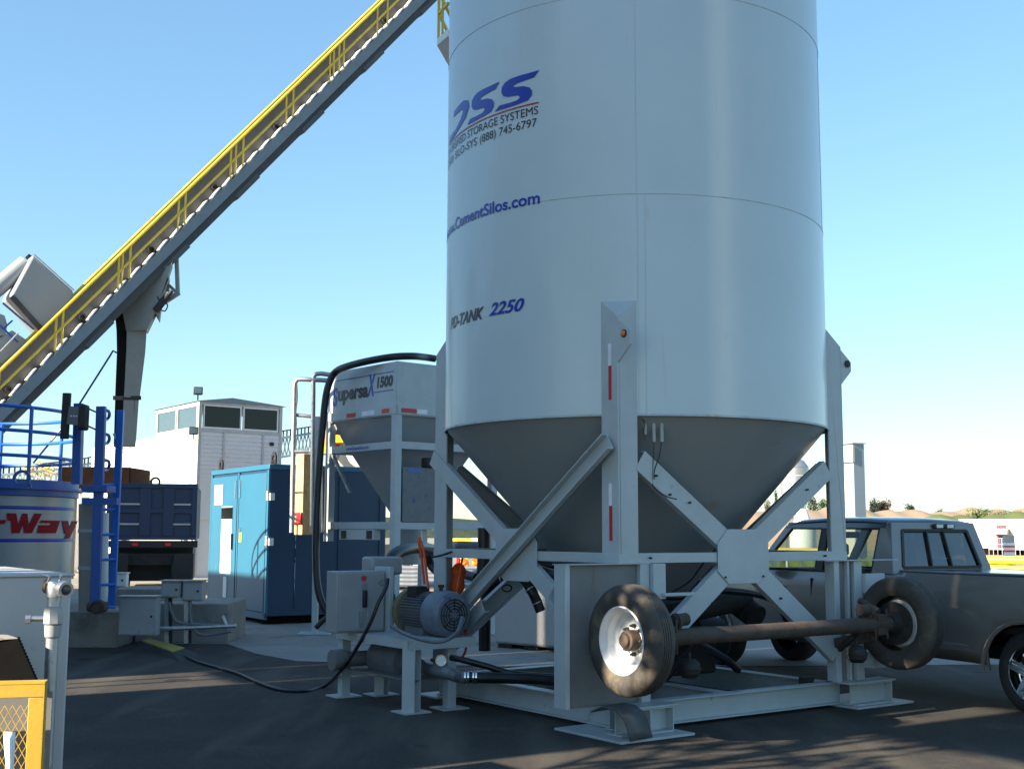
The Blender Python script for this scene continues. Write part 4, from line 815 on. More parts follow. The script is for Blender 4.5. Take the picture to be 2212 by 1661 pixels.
for a0, a1 in ((.11, 1.58), (1.72, 3.24)):
    dr_ = build(MB().frame(K0+ka_*a0-kb_*.024+UP*.24, ka_, -kb_, UP, a1-a0, .012, kz-.40), 'door', 'cab_blue', cbn, world=True, bev=.004)
    if a0 > 1: 
        build(MB().frame(K0+ka_*1.95-kb_*.045+UP*.9, ka_, kb_, UP, .62, .012, 1.38), 'inset_panel', 'white_paint', dr_, world=True)
        build(MB().frame(K0+ka_*1.93-kb_*.047+UP*2.02, ka_, kb_, UP, .66, .012, .24), 'window', 'dark_glass', dr_, world=True)
        build(MB().frame(K0+ka_*2.2-kb_*.052+UP*1.55, ka_, kb_, UP, .22, .012, .26), 'display', 'box_grey', dr_, world=True)
        build(MB().frame(K0+ka_*2.55-kb_*.047+UP*2.32, ka_, kb_, UP, .5, .01, .42), 'notice', 'white_paint', dr_, world=True)
        build(MB().frame(K0+ka_*2.15-kb_*.047+UP*.42, ka_, kb_, UP, .2, .01, .42), 'notice', 'white_paint', dr_, world=True)
        build(MB().frame(K0+ka_*1.86-kb_*.07+UP*1.4, ka_, kb_, UP, .06, .05, .32), 'handle', 'black_trim', dr_, world=True)
    else:
        build(MB().frame(K0+ka_*1.36-kb_*.047+UP*1.55, ka_, kb_, UP, .13, .01, .20), 'yellow_label', 'yellow_label', dr_, world=True)
        build(MB().frame(K0+ka_*1.40-kb_*.07+UP*1.75, ka_, kb_, UP, .08, .04, .1), 'handle', 'chrome', dr_, world=True)
    build(MB().frame(K0+ka_*(a1-.08 if a0 < 1 else a0+.04)-kb_*.055+UP*(kz-.62), ka_, kb_, UP, .035, .03, .36), 'latch_rod', 'galv', dr_, world=True)
for z in (kz-.7, 1.5): build(MB().frame(K0+ka_*.0-kb_*.05+UP*z, ka_, kb_, UP, .05, .05, .18).frame(K0-ka_*.03+UP*z, kb_, ka_, UP, .09, .05, .14), 'hinge', 'white_paint', cbn, world=True)
for a in (.03, 3.05): build(MB().lathe(K0+ka_*a+kb_*.06+UP*(kz+.11), kb_, [(.06, 0), (.13, 0), (.13, .03), (.06, .03), (.06, 0)], 18).frame(K0+ka_*(a-.12)+kb_*.06+UP*(kz-.0), ka_, kb_, UP, .24, .03, .06), 'lifting_eye', 'dark_steel', cbn, world=True)
for k in range(3): build(MB().frame(K0+kb_*(.55+k*.9)-ka_*.02+UP*.3, kb_, -ka_*-1, UP, .05, .02, kz-.5), 'rib', 'cab_blue_shaded', cbn, world=True)

# ------------------------------------------------------------------ blue rimmed tank
TC = V((-8.95, 19.2, 0)); TR = 1.9
tk = thing('silver_tank', 'round silver tank with blue rim, stripes, railing and red lettering at the left', 'tank', tuple(TC))
zt = lambda y: at(100, y, 17.35).z
build(MB().lathe((0, 0, 0), (0, 0, 1), [(TR, .5), (TR, zt(1068)), (0, zt(1068))], 96), 'shell', 'tank_silver', tk)
build(MB().lathe((0, 0, 0), (0, 0, 1), [(TR, zt(1068)), (TR+.06, zt(1066)), (TR+.06, zt(1030)), (TR-.02, zt(1030)), (TR-.05, zt(1050)), (0, zt(1050))], 96), 'rim', 'blue_tank', tk)
build(MB().lathe((0, 0, 0), (0, 0, 1), [(TR+.12, zt(1052)), (TR+.12, zt(1046)), (0, zt(1046))], 96), 'rim_flange', 'blue_tank', tk)
for y in (1094, 1168): build(MB().lathe((0, 0, 0), (0, 0, 1), [(TR+.003, zt(y+4)), (TR+.006, zt(y+3)), (TR+.006, zt(y-3)), (TR+.003, zt(y-4))], 96), 'stripe', 'stripe_blue', tk)
eye = build(MB().lathe(at(48, 1034, 17.2)-V((0, 0, 0)), (0.1, -1, 0), [(.085, 0), (.125, 0), (.125, .04), (.085, .04), (.085, 0)], 24).frame(at(32, 1052, 17.18), (1, 0, 0), (0, 1, 0), UP, .23, .03, .05), 'lifting_lug', 'blue_tank', tk, world=True)
# curved red lettering "-Way" as on the shell
def tank_pt(px, z):
    r = ray(px, 1130); A = r.x**2+r.y**2; ox, oy = -TC.x, -TC.y; RR = TR+.012; B = ox*r.x+oy*r.y; D = max(0, B*B-A*(ox*ox+oy*oy-RR*RR)); k = (-B-math.sqrt(D))/A; return V((r.x*k, r.y*k, z))
Lz0, Lz1 = zt(1152), zt(1107)
def wl(poly, name='lettering'):                          # polygon in (photo column, 0..1 height)
    b = bmesh.new(); vs = [b.verts.new((x, y*40, 0)) for x, y in poly]; f_ = b.faces.new(vs); bmesh.ops.triangulate(b, faces=[f_]); k = min(p[0] for p in poly)+6
    while k < max(p[0] for p in poly): bmesh.ops.bisect_plane(b, geom=b.verts[:]+b.edges[:]+b.faces[:], plane_co=(k, 0, 0), plane_no=(1, 0, 0)); k += 6
    b.verts.index_update(); mb = MB(); mb.add([tank_pt(v.co.x, Lz0+(Lz1-Lz0)*v.co.y/40) for v in b.verts], [tuple(v.index for v in f.verts) for f in b.faces]); b.free(); return build(mb, name, 'mix_red_dark', tk, world=True)
mat('mix_red_dark', (.30, .006, .012), .7, spec=.2)
wl([(-12, .45), (-12, .66), (14, .66), (10, .45)])
wl([(14, 1), (34, 1), (40, .42), (48, 1), (58, 1), (63, .42), (74, 1), (90, 1), (70, 0), (54, 0), (50, .45), (44, 0), (26, 0), (24, .62), (16, .62)])
wl([(88, .66), (130, .66), (122, 0), (82, 0), (84, .42), (110, .42), (111, .52), (87, .52)]); wl([(134, .66), (147, .66), (151, .25), (157, .66), (168, .66), (152, -.28), (141, -.28), (146, -.02), (141, -.02)])
# railing: hoops and posts round the rim
for y in (866, 920, 976): 
    z = at(0, y, 17.3).z; build(MB().tube([(TR*1.0*cos(a), TR*1.0*sin(a), z) for a in [2*pi*k/72 for k in range(73)]], .028, 8, False), 'hoop_rail', 'blue_rail', tk)
ztop = at(0, 866, 17.3).z
for a in (-72, -30, 10, 50, 90, 130, 170, 210): build(MB().cyl((TR*cos(radians(a)), TR*sin(radians(a)), zt(1040)), (TR*cos(radians(a)), TR*sin(radians(a)), ztop), .03, 10), 'post', 'blue_rail', tk)
build(MB().bar(at(166, 1046, 17.5), at(171, 872, 17.5), .12, .12, (0, 1, 0)), 'post', 'blue_tank', tk, world=True)
for y0, y1 in ((874, 890), (912, 928)): build(MB().cyl(at(172, y0, 17.5), at(207, y1, 17.6), .012, 8), 'chain', 'dark_steel', tk, world=True)
# dark bracket with junction box clipped on the railing
bk = thing('bracket_box', 'dark slotted channel and box clamped on the blue tank railing', 'bracket', tuple(at(145, 900, 17.2)))
build(MB().bar(at(139, 948, 17.2), at(145, 849, 17.2), .115, .06, (0, 1, 0)), 'channel', 'dark_steel', bk, world=True, bev=.01)
build(MB().bar(at(148, 897, 17.15), at(182, 900, 17.15), .06, .26), 'plate', 'motor_grey', bk, world=True)
build(MB().frame(at(166, 928, 17.1), (1, 0, 0), (0, 1, 0), UP, .10, .22, .37), 'box', 'dark_steel', bk, world=True, bev=.03)
for x in (153, 159, 165): build(MB().frame(at(x-1.5, 900, 17.1), (1, 0, 0), (0, 1, 0), UP, .02, .01, .02), 'slot', 'white_paint', bk, world=True)
# ladder of the tank
ld = thing('blue_ladder', 'tall blue steel ladder with rail hoops standing beside the silver tank', 'ladder', (gp(225, 1330).x, 17.6, .5))
build(MB().bar(at(205, 1312, 17.4), at(219, 878, 17.4), .13, .09, (0, 1, 0)), 'stile', 'blue_tank', ld, world=True, bev=.006)
build(MB().bar(at(241, 1312, 17.9), at(261, 886, 17.9), .10, .07, (0, 1, 0)), 'stile', 'blue_rail', ld, world=True, bev=.006)
for y in (1312, 1263, 1209, 1155, 1101, 1048): build(MB().cyl(at(212, y, 17.5), at(247, y-1, 17.85), .022, 10), 'rung', 'blue_rail', ld, world=True)
for y in (897, 949, 1005): build(MB().tube(curve([at(222, y-12, 17.5), at(234, y-9, 17.7), at(236, y+1, 17.9), at(230, y+9, 17.9), at(220, y+8, 17.6)]), .024, 8), 'hoop', 'blue_rail', ld, world=True)
pf = build(MB().frame(at(176, 1063, 17.3), (1, 0, 0), (0, 1, 0), UP, .36, .4, .10), 'platform', 'blue_tank', ld, world=True, bev=.01)
build(MB().frame(at(176, 1090, 17.35), (1, 0, 0), (0, 1, 0), UP, .5, .1, .10), 'bracket', 'blue_tank', ld, world=True)
pp = thing('beige_pipe', 'wide beige vertical pipe between the silver tank and the blue ladder', 'pipe', (at(186, 1300, 17.7).x, 17.7, .5))
build(MB().cyl(at(186, 1320, 17.7), at(186, 1088, 17.7), .105, 20), 'pipe', 'concrete', pp, world=True)
for y in (1150, 1230): build(MB().lathe(at(186, y, 17.7), UP, [(.105, 0), (.115, 0), (.115, .05), (.105, .05)], 20), 'joint', 'box_grey', pp, world=True)
pp = thing('white_pipe', 'white vertical pipe seen behind the rungs of the blue ladder', 'pipe', (at(222, 1300, 18.1).x, 18.1, .5))
build(MB().cyl(at(222, 1318, 18.1), at(224, 1108, 18.1), .075, 18), 'pipe', 'white_paint', pp, world=True); build(MB().cyl(at(224, 1108, 18.1), at(224, 1088, 18.1), .03, 12), 'stub', 'white_paint', pp, world=True)
vv = at(212, 1310, 17.0); pv = thing('drain_valve', 'dirty red and grey drain valve at the foot of the blue ladder', 'valve', tuple(vv))
build(MB().cyl(vv+V((-.14, 0, 0)), vv+V((.12, 0, .0)), .07, 14).cyl(vv+V((.02, 0, 0)), vv+V((.02, -.1, .0)), .10, 14), 'body', 'rusty_steel', pv, world=True)
build(MB().lathe(vv+V((.02, -.16, 0)), (0, 1, 0), [(.07, 0), (.08, .01), (.07, .02), (.06, .01), (.07, 0)], 20), 'handwheel', 'dark_steel', pv, world=True)

# ------------------------------------------------------------------ plinths, electrical boxes, conduits
def cblock(name, label, x0, x1, yb, yt, dep, m='concrete', cat='plinth', ang=.0, extra=None):
    a = gp(x0, yb); b = gp(x1, yb); a.z = b.z = 0; d = (b-a).normalized(); n = V((-d.y, d.x, 0)); h = at((x0+x1)/2, yt, (a.y+b.y)/2).z
    t_ = thing(name, label, cat, tuple(a)); build(MB().frame(a, d, n, UP, (b-a).length, dep, h), 'block', m, t_, world=True, bev=.02); return t_, a, d, n, h
pl_, a, d, n, h = cblock('concrete_plinth', 'long concrete plinth under the silver tank and blue ladder', -120, 253, 1400, 1320, 5.0)
cblock('concrete_block', 'low concrete block behind the grey boxes', 290, 492, 1389, 1303, 1.6)
cblock('concrete_block', 'pale concrete slab end with sloped top behind the large grey box', 232, 345, 1381, 1272, 1.2)
def ebox(name, label, x0, x1, y0, y1, Y, dep=.25, m='box_grey'):
    a = at(x0, y1, Y); b = at(x1, y0, Y); t_ = thing(name, label, 'electrical box', tuple(a)); build(MB().box(0, b.x-a.x, 0, dep, 0, b.z-a.z), 'body', m, t_, bev=.012)
    build(MB().box(.02, b.x-a.x-.02, -.018, 0, .02, b.z-a.z-.03), 'door', m, t_, bev=.006); build(MB().box(-.02, b.x-a.x+.02, -.04, dep, b.z-a.z, b.z-a.z+.015), 'lid', m, t_)
    build(MB().cyl((b.x-a.x-.06, -.03, (b.z-a.z)*.5), (b.x-a.x-.06, -.015, (b.z-a.z)*.5), .018, 10), 'latch', 'dark_steel', t_); return t_
ebox('electrical_box', 'largest grey electrical box, low beside the concrete plinth', 254, 338, 1289, 1373, 18.2)
ebox('electrical_box', 'grey electrical box on a post, the left of the raised pair', 347, 391, 1255, 1291, 18.8)
ebox('electrical_box', 'grey electrical box on a post, the right of the raised pair nearest the blue cabinet', 393, 437, 1255, 1298, 18.8)
ebox('electrical_box', 'small perforated grey box behind the blue ladder foot', 251, 273, 1238, 1268, 21, .15, 'siding')
for k, (x, lab) in enumerate(((361, 'strut post under the left raised grey box'), (403, 'strut post under the right raised grey box'))):
    t_ = thing('strut_post', lab, 'post', (gp(x, 1388).x, 18.95, 0)); build(MB().bar(at(x, 1389, 18.95)*1, at(x, 1260, 18.95), .07, .05, (0, 1, 0)), 'channel', 'galv', t_, world=True)
    build(MB().bar(at(x+7, 1389, 18.95)*1, at(x+7, 1280, 18.95), .05, .05, (0, 1, 0)), 'back_channel', 'dark_steel', t_, world=True)
for k, (pts, r_, lab) in enumerate((([(338, 1358), (420, 1355), (510, 1351)], .032, 'long galvanised conduit running level to the blue cabinet'), ([(365, 1300), (372, 1325), (390, 1345), (470, 1350), (508, 1349)], .022, 'grey flexible conduit curving down behind the strut posts'), ([(410, 1300), (412, 1340), (425, 1366), (450, 1371), (500, 1363)], .022, 'lower sagging grey conduit ending by the cabinet foot'), ([(480, 1330), (490, 1351), (500, 1352)], .03, 'short conduit elbow at the foot of the blue cabinet'))):
    t_ = thing('conduit', lab, 'conduit', tuple(at(*pts[0], 18.7))); build(MB().tube(curve([at(*p, 18.7) for p in pts]), r_, 10), 'pipe', 'galv' if k in (0, 3) else 'motor_grey', t_, world=True)
# cable ramp and its cable
r0 = [gp(*p) for p in ((322, 1388), (404, 1411), (374, 1420), (300, 1393))]
cr = thing('cable_ramp', 'black rubber cable ramp with worn yellow lid on the asphalt', 'cable ramp', tuple(gp(350, 1405)))
c0 = sum((V(p) for p in r0), V())/4
build(MB().add([c0+(V(p)-c0)*1.5+V((0, 0, .006)) for p in r0]+[c0+(V(p)-c0)*.95+V((0, 0, .06)) for p in r0], [(0, 1, 5, 4), (1, 2, 6, 5), (2, 3, 7, 6), (3, 0, 4, 7), (4, 5, 6, 7)]), 'base', 'rubber', cr, world=True)
build(MB().prism([c0+(V(p)-c0)*.9+V((0, 0, .061)) for p in r0], (0, 0, .02)), 'lid', 'worn_yellow', cr, world=True)
cbl = thing('power_cable', 'thick black power cable from the pump box looping over the ground to the cable ramp', 'cable', tuple(gp(700, 1480)))
P_ = [(838, 1250, 12.9), (834, 1268, 12.85), (818, 1300, 12.8), (800, 1345, 12.8), (770, 1400, 12.9), (735, 1450, 13.1)]
Q = [gp(x, y, .022) for x, y in ((700, 1482), (655, 1492), (600, 1488), (548, 1470), (515, 1455), (470, 1442), (430, 1430), (395, 1415))]
build(MB().tube(curve([at(*p) for p in P_]+Q, 8), .020, 10), 'cable', 'black_hose', cbl, world=True)

# ------------------------------------------------------------------ pump skid
SK = gp(888, 1540); SK.z = 0
sk = thing('blower_pump_skid', 'grey blower skid with big blue-grey electric motor and control box left of the silo', 'pump', tuple(SK), TH)
# local: x = E1 (0..~.5), y = E2 (0..1.45)
for (x, y, w_) in ((0, 0, .17), (.46, .02, .10), (.40, 1.30, .14), (.0, 1.42, .10)):
    l_ = build(MB().ibeam((x, y, .02), (x, y, .70), w_, w_*.8, .012, (.8, .6, 0)) if w_ > .12 else MB().box(x-w_/2, x+w_/2, y-w_/2, y+w_/2, .02, .70), 'leg', 'frame_paint', sk, bev=.003)
    build(MB().box(x-.15, x+.15, y-.14, y+.14, .008, .022), 'foot_plate', 'frame_paint', sk)
build(MB().box(-.08, .70, -.10, 1.5, .70, .715), 'table_top', 'frame_paint', sk)
for y in (-.10, 1.42): build(MB().box(-.07, .69, y, y+.06, .62, .70), 'table_beam', 'frame_paint', sk)
for x in (-.08, .64): build(MB().box(x, x+.06, -.05, 1.45, .625, .70), 'table_beam', 'frame_paint', sk)
build(MB().box(.0, .50, .0, 1.4, .30, .315), 'lower_shelf', 'dirty_paint', sk)
mz = .94; mx = .46
mo = build(MB().lathe((mx, .72, mz), (0, -1, 0), [(0, 0), (.19, 0), (.19, .46), (.17, .47), (0, .47)], 40), 'motor', 'motor_grey', sk)
fn = MB()
for i in range(44):
    a = 2*pi*i/44
    if abs(math.atan2(sin(a+pi/2), cos(a+pi/2))) < .5: continue
    c_, s_ = cos(a), sin(a); fn.frame((mx+.185*c_-.004*-s_, .70, mz+.185*s_-.004*c_), (c_, 0, s_), (0, -1, 0), (-s_, 0, c_), .035, .42, .007)
build(fn, 'cooling_fins', 'motor_grey', mo)
build(MB().lathe((mx, .26, mz), (0, -1, 0), [(.21, 0), (.235, .03), (.238, .22), (.225, .27), (.19, .30), (.17, .303), (.17, .31), (.05, .315), (.0, .315)], 48), 'fan_shroud', 'shroud_blue', mo, bev=.0)
gr = MB()
for r_ in (.06, .09, .12, .15): gr.lathe((mx, -.058, mz), (0, -1, 0), [(r_, 0), (r_+.006, .004), (r_+.012, 0)], 36)
for i in range(8): a = i*pi/4; gr.bar((mx+.03*cos(a), -.062, mz+.03*sin(a)), (mx+.165*cos(a), -.062, mz+.165*sin(a)), .008, .006, (0, 1, 0))
build(gr, 'fan_grille', 'dark_steel', mo)
build(MB().lathe((mx, .74, mz), (0, 1, 0), [(.0, -.02), (.235, -.02), (.24, .0), (.24, .05), (.20, .09), (.16, .16), (0, .16)], 40), 'end_bell', 'motor_yellow', mo)
build(MB().box(mx-.16, mx+.16, .30, .66, .715, .80), 'mount_foot', 'motor_grey', mo, bev=.01)
build(MB().box(mx-.16, mx+.02, .45, .62, mz+.16, mz+.27), 'terminal_box', 'dark_steel', mo, bev=.01)
build(MB().lathe((mx+.0, .2, mz+.235), (0, 0, 1), [(.02, 0), (.02, .03), (.035, .03), (.035, .06), (.018, .06), (.018, .03)], 12), 'lifting_eye', 'dark_steel', mo)
bx = build(MB().box(-.34, .24, .98, 1.22, .72, 1.36), 'control_box', 'box_grey', sk, bev=.012)
build(MB().box(-.32, .22, .965, .98, .74, 1.34), 'door', 'box_grey', bx, bev=.006)
build(MB().cyl((-.02, .955, 1.20), (-.02, .99, 1.20), .035, 16), 'switch_collar', 'steel', bx)
build(MB().box(-.045, .005, .925, .965, .98, 1.16), 'switch_handle', 'black_trim', bx, bev=.012)
build(MB().cyl((-.03, .955, 1.285), (-.03, .968, 1.285), .03, 14), 'indicator', 'mix_red', bx)
build(MB().box(-.08, -.05, .94, .965, .78, .94).cyl((.02, .95, .86), (.02, .95, .93), .012, 8), 'latch', 'galv', bx)
build(MB().cyl((.18, .94, 1.24), (.18, .98, 1.24), .028, 14), 'cable_gland', 'steel', bx)
build(MB().box(.25, .30, .90, 1.24, .715, 1.40), 'mounting_plate', 'frame_paint', sk, bev=.004)
build(MB().box(.20, .52, 1.22, 1.45, 1.02, 1.10).box(.30, .42, 1.27, 1.39, .72, 1.02), 'gearbox', 'motor_grey', sk, bev=.015)
fbx = build(MB().box(.28, .68, 1.35, 1.60, 1.30, 1.50), 'filter_box', 'box_grey', sk, bev=.03); build(MB().box(.45, .60, 1.40, 1.5, .72, 1.30), 'riser', 'box_grey', sk)
build(MB().lathe((.3, 1.15, .43), (0, -1, 0), [(0, 0), (.17, 0), (.20, .03), (.20, .5), (.17, .56), (.11, .58), (.11, .66), (0, .66)], 36), 'blower', 'motor_grey', sk)
build(MB().cyl((-.10, 1.25, .42), (.3, 1.25, .42), .08, 20).cyl((-.24, 1.25, .42), (-.10, 1.25, .42), .11, 20), 'inlet_silencer', 'dirty_paint', sk)
op = at(1092, 1462, 11.9)
pts = [SK+E1*.34+E2*.45+UP*.43, SK+E1*.36+E2*.30+UP*.38, at(963, 1452, 11.75), at(990, 1461, 11.8), at(1012, 1461, 11.8)]
build(MB().tube(curve(pts), .058, 18), 'outlet_pipe', 'motor_grey', sk, world=True)
gc = at(952, 1426, 11.75); g_ = build(MB().lathe(gc, V((.25, -1, 0)), [(0, -.03), (.05, -.03), (.055, .0), (.055, .012), (.048, .012), (.048, .006), (0, .006)], 28), 'pressure_gauge', 'chrome', sk, world=True)
build(MB().lathe(gc, V((.25, -1, 0)), [(0, .0075), (.046, .0075)], 28).bar(gc+V((.25, -1, 0)).normalized()*.01-V((.02, 0, .015)), gc+V((.25, -1, 0)).normalized()*.01+V((.02, 0, .02)), .004, .002, (0, 1, 0)), 'gauge_face', 'gauge_face', g_, world=True)
build(MB().cyl(gc+V((-.02, .03, -.0)), gc+V((-.1, .25, -.02)), .02, 10), 'gauge_stem', 'dark_steel', sk, world=True)
hs = thing('outlet_hose', 'thick black discharge hose with steel clamps running from the blower under the silo', 'hose', tuple(at(1020, 1462, 11.8)))
pts = [(1004, 1461, 11.8), (1030, 1463, 11.8), (1080, 1464, 11.85), (1150, 1466, 11.9), (1210, 1472, 11.95), (1270, 1480, 12.2), (1360, 1470, 13)]
hm = build(MB().tube(curve([at(*p) for p in pts]), .052, 16), 'hose', 'black_hose', hs, world=True)
for x in (1003, 1010, 1021, 1027): build(MB().cyl(at(x, 1462, 11.8), at(x+3.5, 1462, 11.8), .064, 20), 'clamp', 'chrome', hs, world=True)
build(MB().box(0, .02, 0, .02, 0, .02), 'clamp_bolt', 'steel', hs)
h2 = thing('suction_hose', 'second black hose sloping down behind the outlet hose clamps', 'hose', tuple(at(990, 1430, 12.2)))
build(MB().tube(curve([at(975, 1420, 12.3), at(1000, 1425, 12.2), at(1050, 1438, 12.2), at(1110, 1455, 12.2), at(1200, 1462, 12.2)]), .032, 12), 'hose', 'black_hose', h2, world=True)
lp = build(MB().tube(curve([at(845, 1352, 12.6), at(870, 1366, 12.1), at(900, 1378, 11.8), at(940, 1386, 11.6), at(968, 1380, 11.6), at(990, 1362, 11.8), at(999, 1335, 12.1)]), .02, 12), 'motor_cable', 'motor_grey', sk, world=True)

# hoses and camlock ends inside the frame
def hose(name, label, pts, r_, m='black_hose', cat='hose', bands=()):
    t_ = thing(name, label, cat, tuple(at(*pts[0]))); C_ = curve([at(*p) for p in pts]); build(MB().tube(C_, r_, 14), 'hose', m, t_, world=True)
    for f_ in bands:
        i = int(f_*(len(C_)-2)); build(MB().cyl(C_[i], C_[i].lerp(C_[i+1], .6), r_*1.15, 16), 'clamp', 'steel', t_, world=True)
    return t_
hose('fill_pipe', 'black hose bent down to the ground beside the white tote behind the left brace', [(1180, 1240, 14.6), (1140, 1243, 14.6), (1090, 1248, 14.7), (1062, 1262, 14.9), (1049, 1300, 15), (1047, 1350, 15), (1047, 1405, 15)], .075, bands=(.35,))
hose('camlock_hose', 'short black hose end with steel bands hanging from the left brace', [(1105, 1240, 13.0), (1130, 1250, 12.7), (1148, 1275, 12.6), (1160, 1300, 12.6), (1168, 1320, 12.6)], .052, bands=(.5, .8))
t_ = thing('pull_ring', 'small steel ring handle dangling beside the black camlock hose', 'ring', tuple(at(1105, 1267, 12.8))); build(MB().tube([at(1095, 1270, 12.8)+V((.0, 0, 0))+V((cos(k*pi/8)*.05, 0, sin(k*pi/8)*.035)) for k in range(17)], .008, 8, False), 'ring', 'dark_steel', t_, world=True)
hose('bracing_hose', 'fat black hose lying across the lower bracing left of the pedestal', [(1165, 1232, 13.4), (1190, 1240, 13.3), (1230, 1252, 13.1), (1290, 1262, 13.2)], .06)
hose('bracing_hose', 'thinner black hose just above the fat one across the bracing', [(1165, 1217, 13.7), (1200, 1222, 13.6), (1260, 1228, 13.5)], .045)
hose('yellow_striped_hose', 'black hose with yellow stripe arching from the blower box towards the hopper outlet', [(832, 1222, 14), (850, 1200, 14.2), (875, 1187, 14.5), (905, 1182, 15), (935, 1188, 15.6)], .075)
hose('dark_pipe', 'dark grey pipe crossing behind the front left leg at ring height', [(905, 1196, 16), (940, 1186, 16), (985, 1180, 16), (1060, 1182, 16)], .07, 'motor_grey', 'pipe')
hose('dark_pipe', 'dark sagging hose behind the front left leg below the pipe', [(925, 1200, 16), (935, 1225, 16), (960, 1240, 15.8), (990, 1238, 15.6), (1030, 1248, 15.2)], .06, 'black_hose', 'hose')
hose('outlet_hose_vertical', 'dark vertical hose behind the bracing right of the left leg', [(1046, 1140, 15.2), (1046, 1180, 15.2), (1044, 1230, 15.2), (1038, 1262, 15.2)], .085)
hose('strap', 'black rubber strap tied round the left silo leg at ring height', [(932, 1203, 13.1), (950, 1200, 13.05), (972, 1193, 13.1), (985, 1186, 13.3)], .012, 'black_hose', 'strap')
for k, (pts, lab) in enumerate((([(903, 1165, 12.8), (910, 1200, 12.8), (917, 1262, 12.8)], 'orange rope hanging in front of the steel pipes, left strand'), ([(906, 1160, 12.8), (916, 1195, 12.75), (925, 1270, 12.7)], 'orange rope hanging in front of the steel pipes, right strand'), ([(1002, 1345, 12.9), (1008, 1380, 12.9), (1004, 1410, 12.9), (992, 1424, 12.9)], 'orange rope end curling to the ground right of the motor'), ([(999, 1205, 13.2), (993, 1240, 13.2), (986, 1300, 13.1), (1000, 1360, 13)], 'orange rope dropping right of the left silo leg'))):
    hose('orange_rope', lab, pts, .013, 'orange_cloth', 'rope')
t_ = thing('orange_sack', 'orange cloth bundle stuffed beside the left silo leg behind the motor', 'bundle', tuple(at(985, 1290, 13.2)))
m_ = MB().lathe(at(986, 1287, 13.4), (.08, 0, 1), [(0, 0), (.06, .02), (.085, .1), (.07, .2), (.09, .28), (.05, .34), (.02, .36), (0, .36)], 14); build(m_, 'sack', 'orange_cloth', t_, world=True)
t_ = thing('orange_sack', 'orange cloth strip hanging to the ground right of the motor', 'cloth', tuple(at(990, 1380, 12.9)))
build(MB().prism([at(990, 1345, 12.9), at(1002, 1350, 12.9), at(996, 1378, 12.9), at(981, 1402, 12.9), at(985, 1372, 12.9)], (0, .02, 0)), 'cloth', 'orange_cloth', t_, world=True)

# white tote
tt0 = gp(1066, 1398); tt0.z = 0; td = (gp(1180, 1408)-gp(1066, 1398)); td.z = 0; td.normalize(); tn = V((-td.y, td.x, 0))
to = thing('white_tote', 'large plain off-white box with rounded edges behind the left bracing', 'container', tuple(tt0))
build(MB().frame(tt0+UP*.06, td, tn, UP, 1.55, 1.2, at(1100, 1262, tt0.y).z-.06), 'body', 'enclosure', to, world=True, bev=.05)
for k in (.1, .62, 1.2): build(MB().frame(tt0+td*k-tn*.01, td, tn, UP, .28, 1.1, .06), 'skid', 'black_trim', to, world=True)

# ------------------------------------------------------------------ steel pipes and machines in the sun behind
Yp = 30
for k in range(5):
    y = 1226+k*9; t_ = thing('steel_pipe', 'long shiny steel pipe in the sunlit pile behind the hopper, number %s from the top' % ['one', 'two', 'three', 'four', 'five'][k], 'pipe', tuple(at(850, y, Yp-k*.25)), 0, 'steel pipes stacked behind the hopper')
    t_['label'] = ['topmost long shiny steel pipe of the sunlit pile behind the hopper', 'steel pipe just under the topmost one of the sunlit pile', 'middle steel pipe of the sunlit pile behind the hopper', 'steel pipe resting next to the lowest one of the sunlit pile', 'lowest shiny steel pipe of the sunlit pile behind the hopper'][k]
    a = at(848, y, Yp-k*.25); b = at(1050, y+1, Yp-k*.25); build(MB().cyl(a, b, .058, 16), 'tube', 'galv', t_, world=True)
mt = thing('yellow_machine', 'yellow and white work machine with red body standing in sun behind the silo legs', 'machine', tuple(gp(940, 1250)))
Ym = 38
def mbx(x0, x1, y0, y1, m, nm, dp=1.2, Y=Ym, bev=.02):
    a = at(x0, y1, Y); b = at(x1, y0, Y); return build(MB().box(a.x, b.x, Y, Y+dp, a.z, b.z), nm, m, mt, world=True, bev=bev)
mbx(856, 890, 1164, 1176, 'bright_yellow', 'boom'); mbx(862, 884, 1180, 1196, 'bright_yellow', 'arm'); mbx(888, 914, 1162, 1190, 'white_paint', 'hood'); mbx(890, 898, 1165, 1188, 'bright_yellow', 'post', 1.3, Ym-.1)
mbx(862, 905, 1198, 1212, 'mix_red', 'body'); mbx(892, 905, 1205, 1240, 'white_paint', 'outrigger'); mbx(870, 880, 1212, 1226, 'dark_steel', 'axle')
mbx(970, 1034, 1163, 1172, 'bright_yellow', 'boom'); mbx(972, 1034, 1176, 1180, 'bright_yellow', 'rail'); mbx(1018, 1034, 1162, 1182, 'white_paint', 'hood', 1.3, Ym-.1)
mbx(984, 992, 1205, 1240, 'mix_red', 'panel'); mbx(994, 1010, 1204, 1236, 'bright_yellow', 'valve_stack'); mbx(1020, 1032, 1200, 1248, 'bright_yellow', 'coil_cover'); mbx(996, 1014, 1238, 1252, 'white_paint', 'step')
for x in (1000, 1025): build(MB().tube(curve([at(x-4, 1206, Ym-.3), at(x+6, 1214, Ym-.3), at(x-3, 1224, Ym-.3), at(x+7, 1234, Ym-.3), at(x, 1246, Ym-.3)]), .07, 8), 'hose', 'orange_lens', mt, world=True)
for x in (875, 1005, 930): c_ = gp(x, 1236); build(MB().cyl((c_.x, Ym+.1, .35), (c_.x, Ym+.5, .35), .38, 24), 'wheel', 'rubber', mt, world=True)
mbx(858, 1040, 1226, 1236, 'dark_steel', 'chassis')
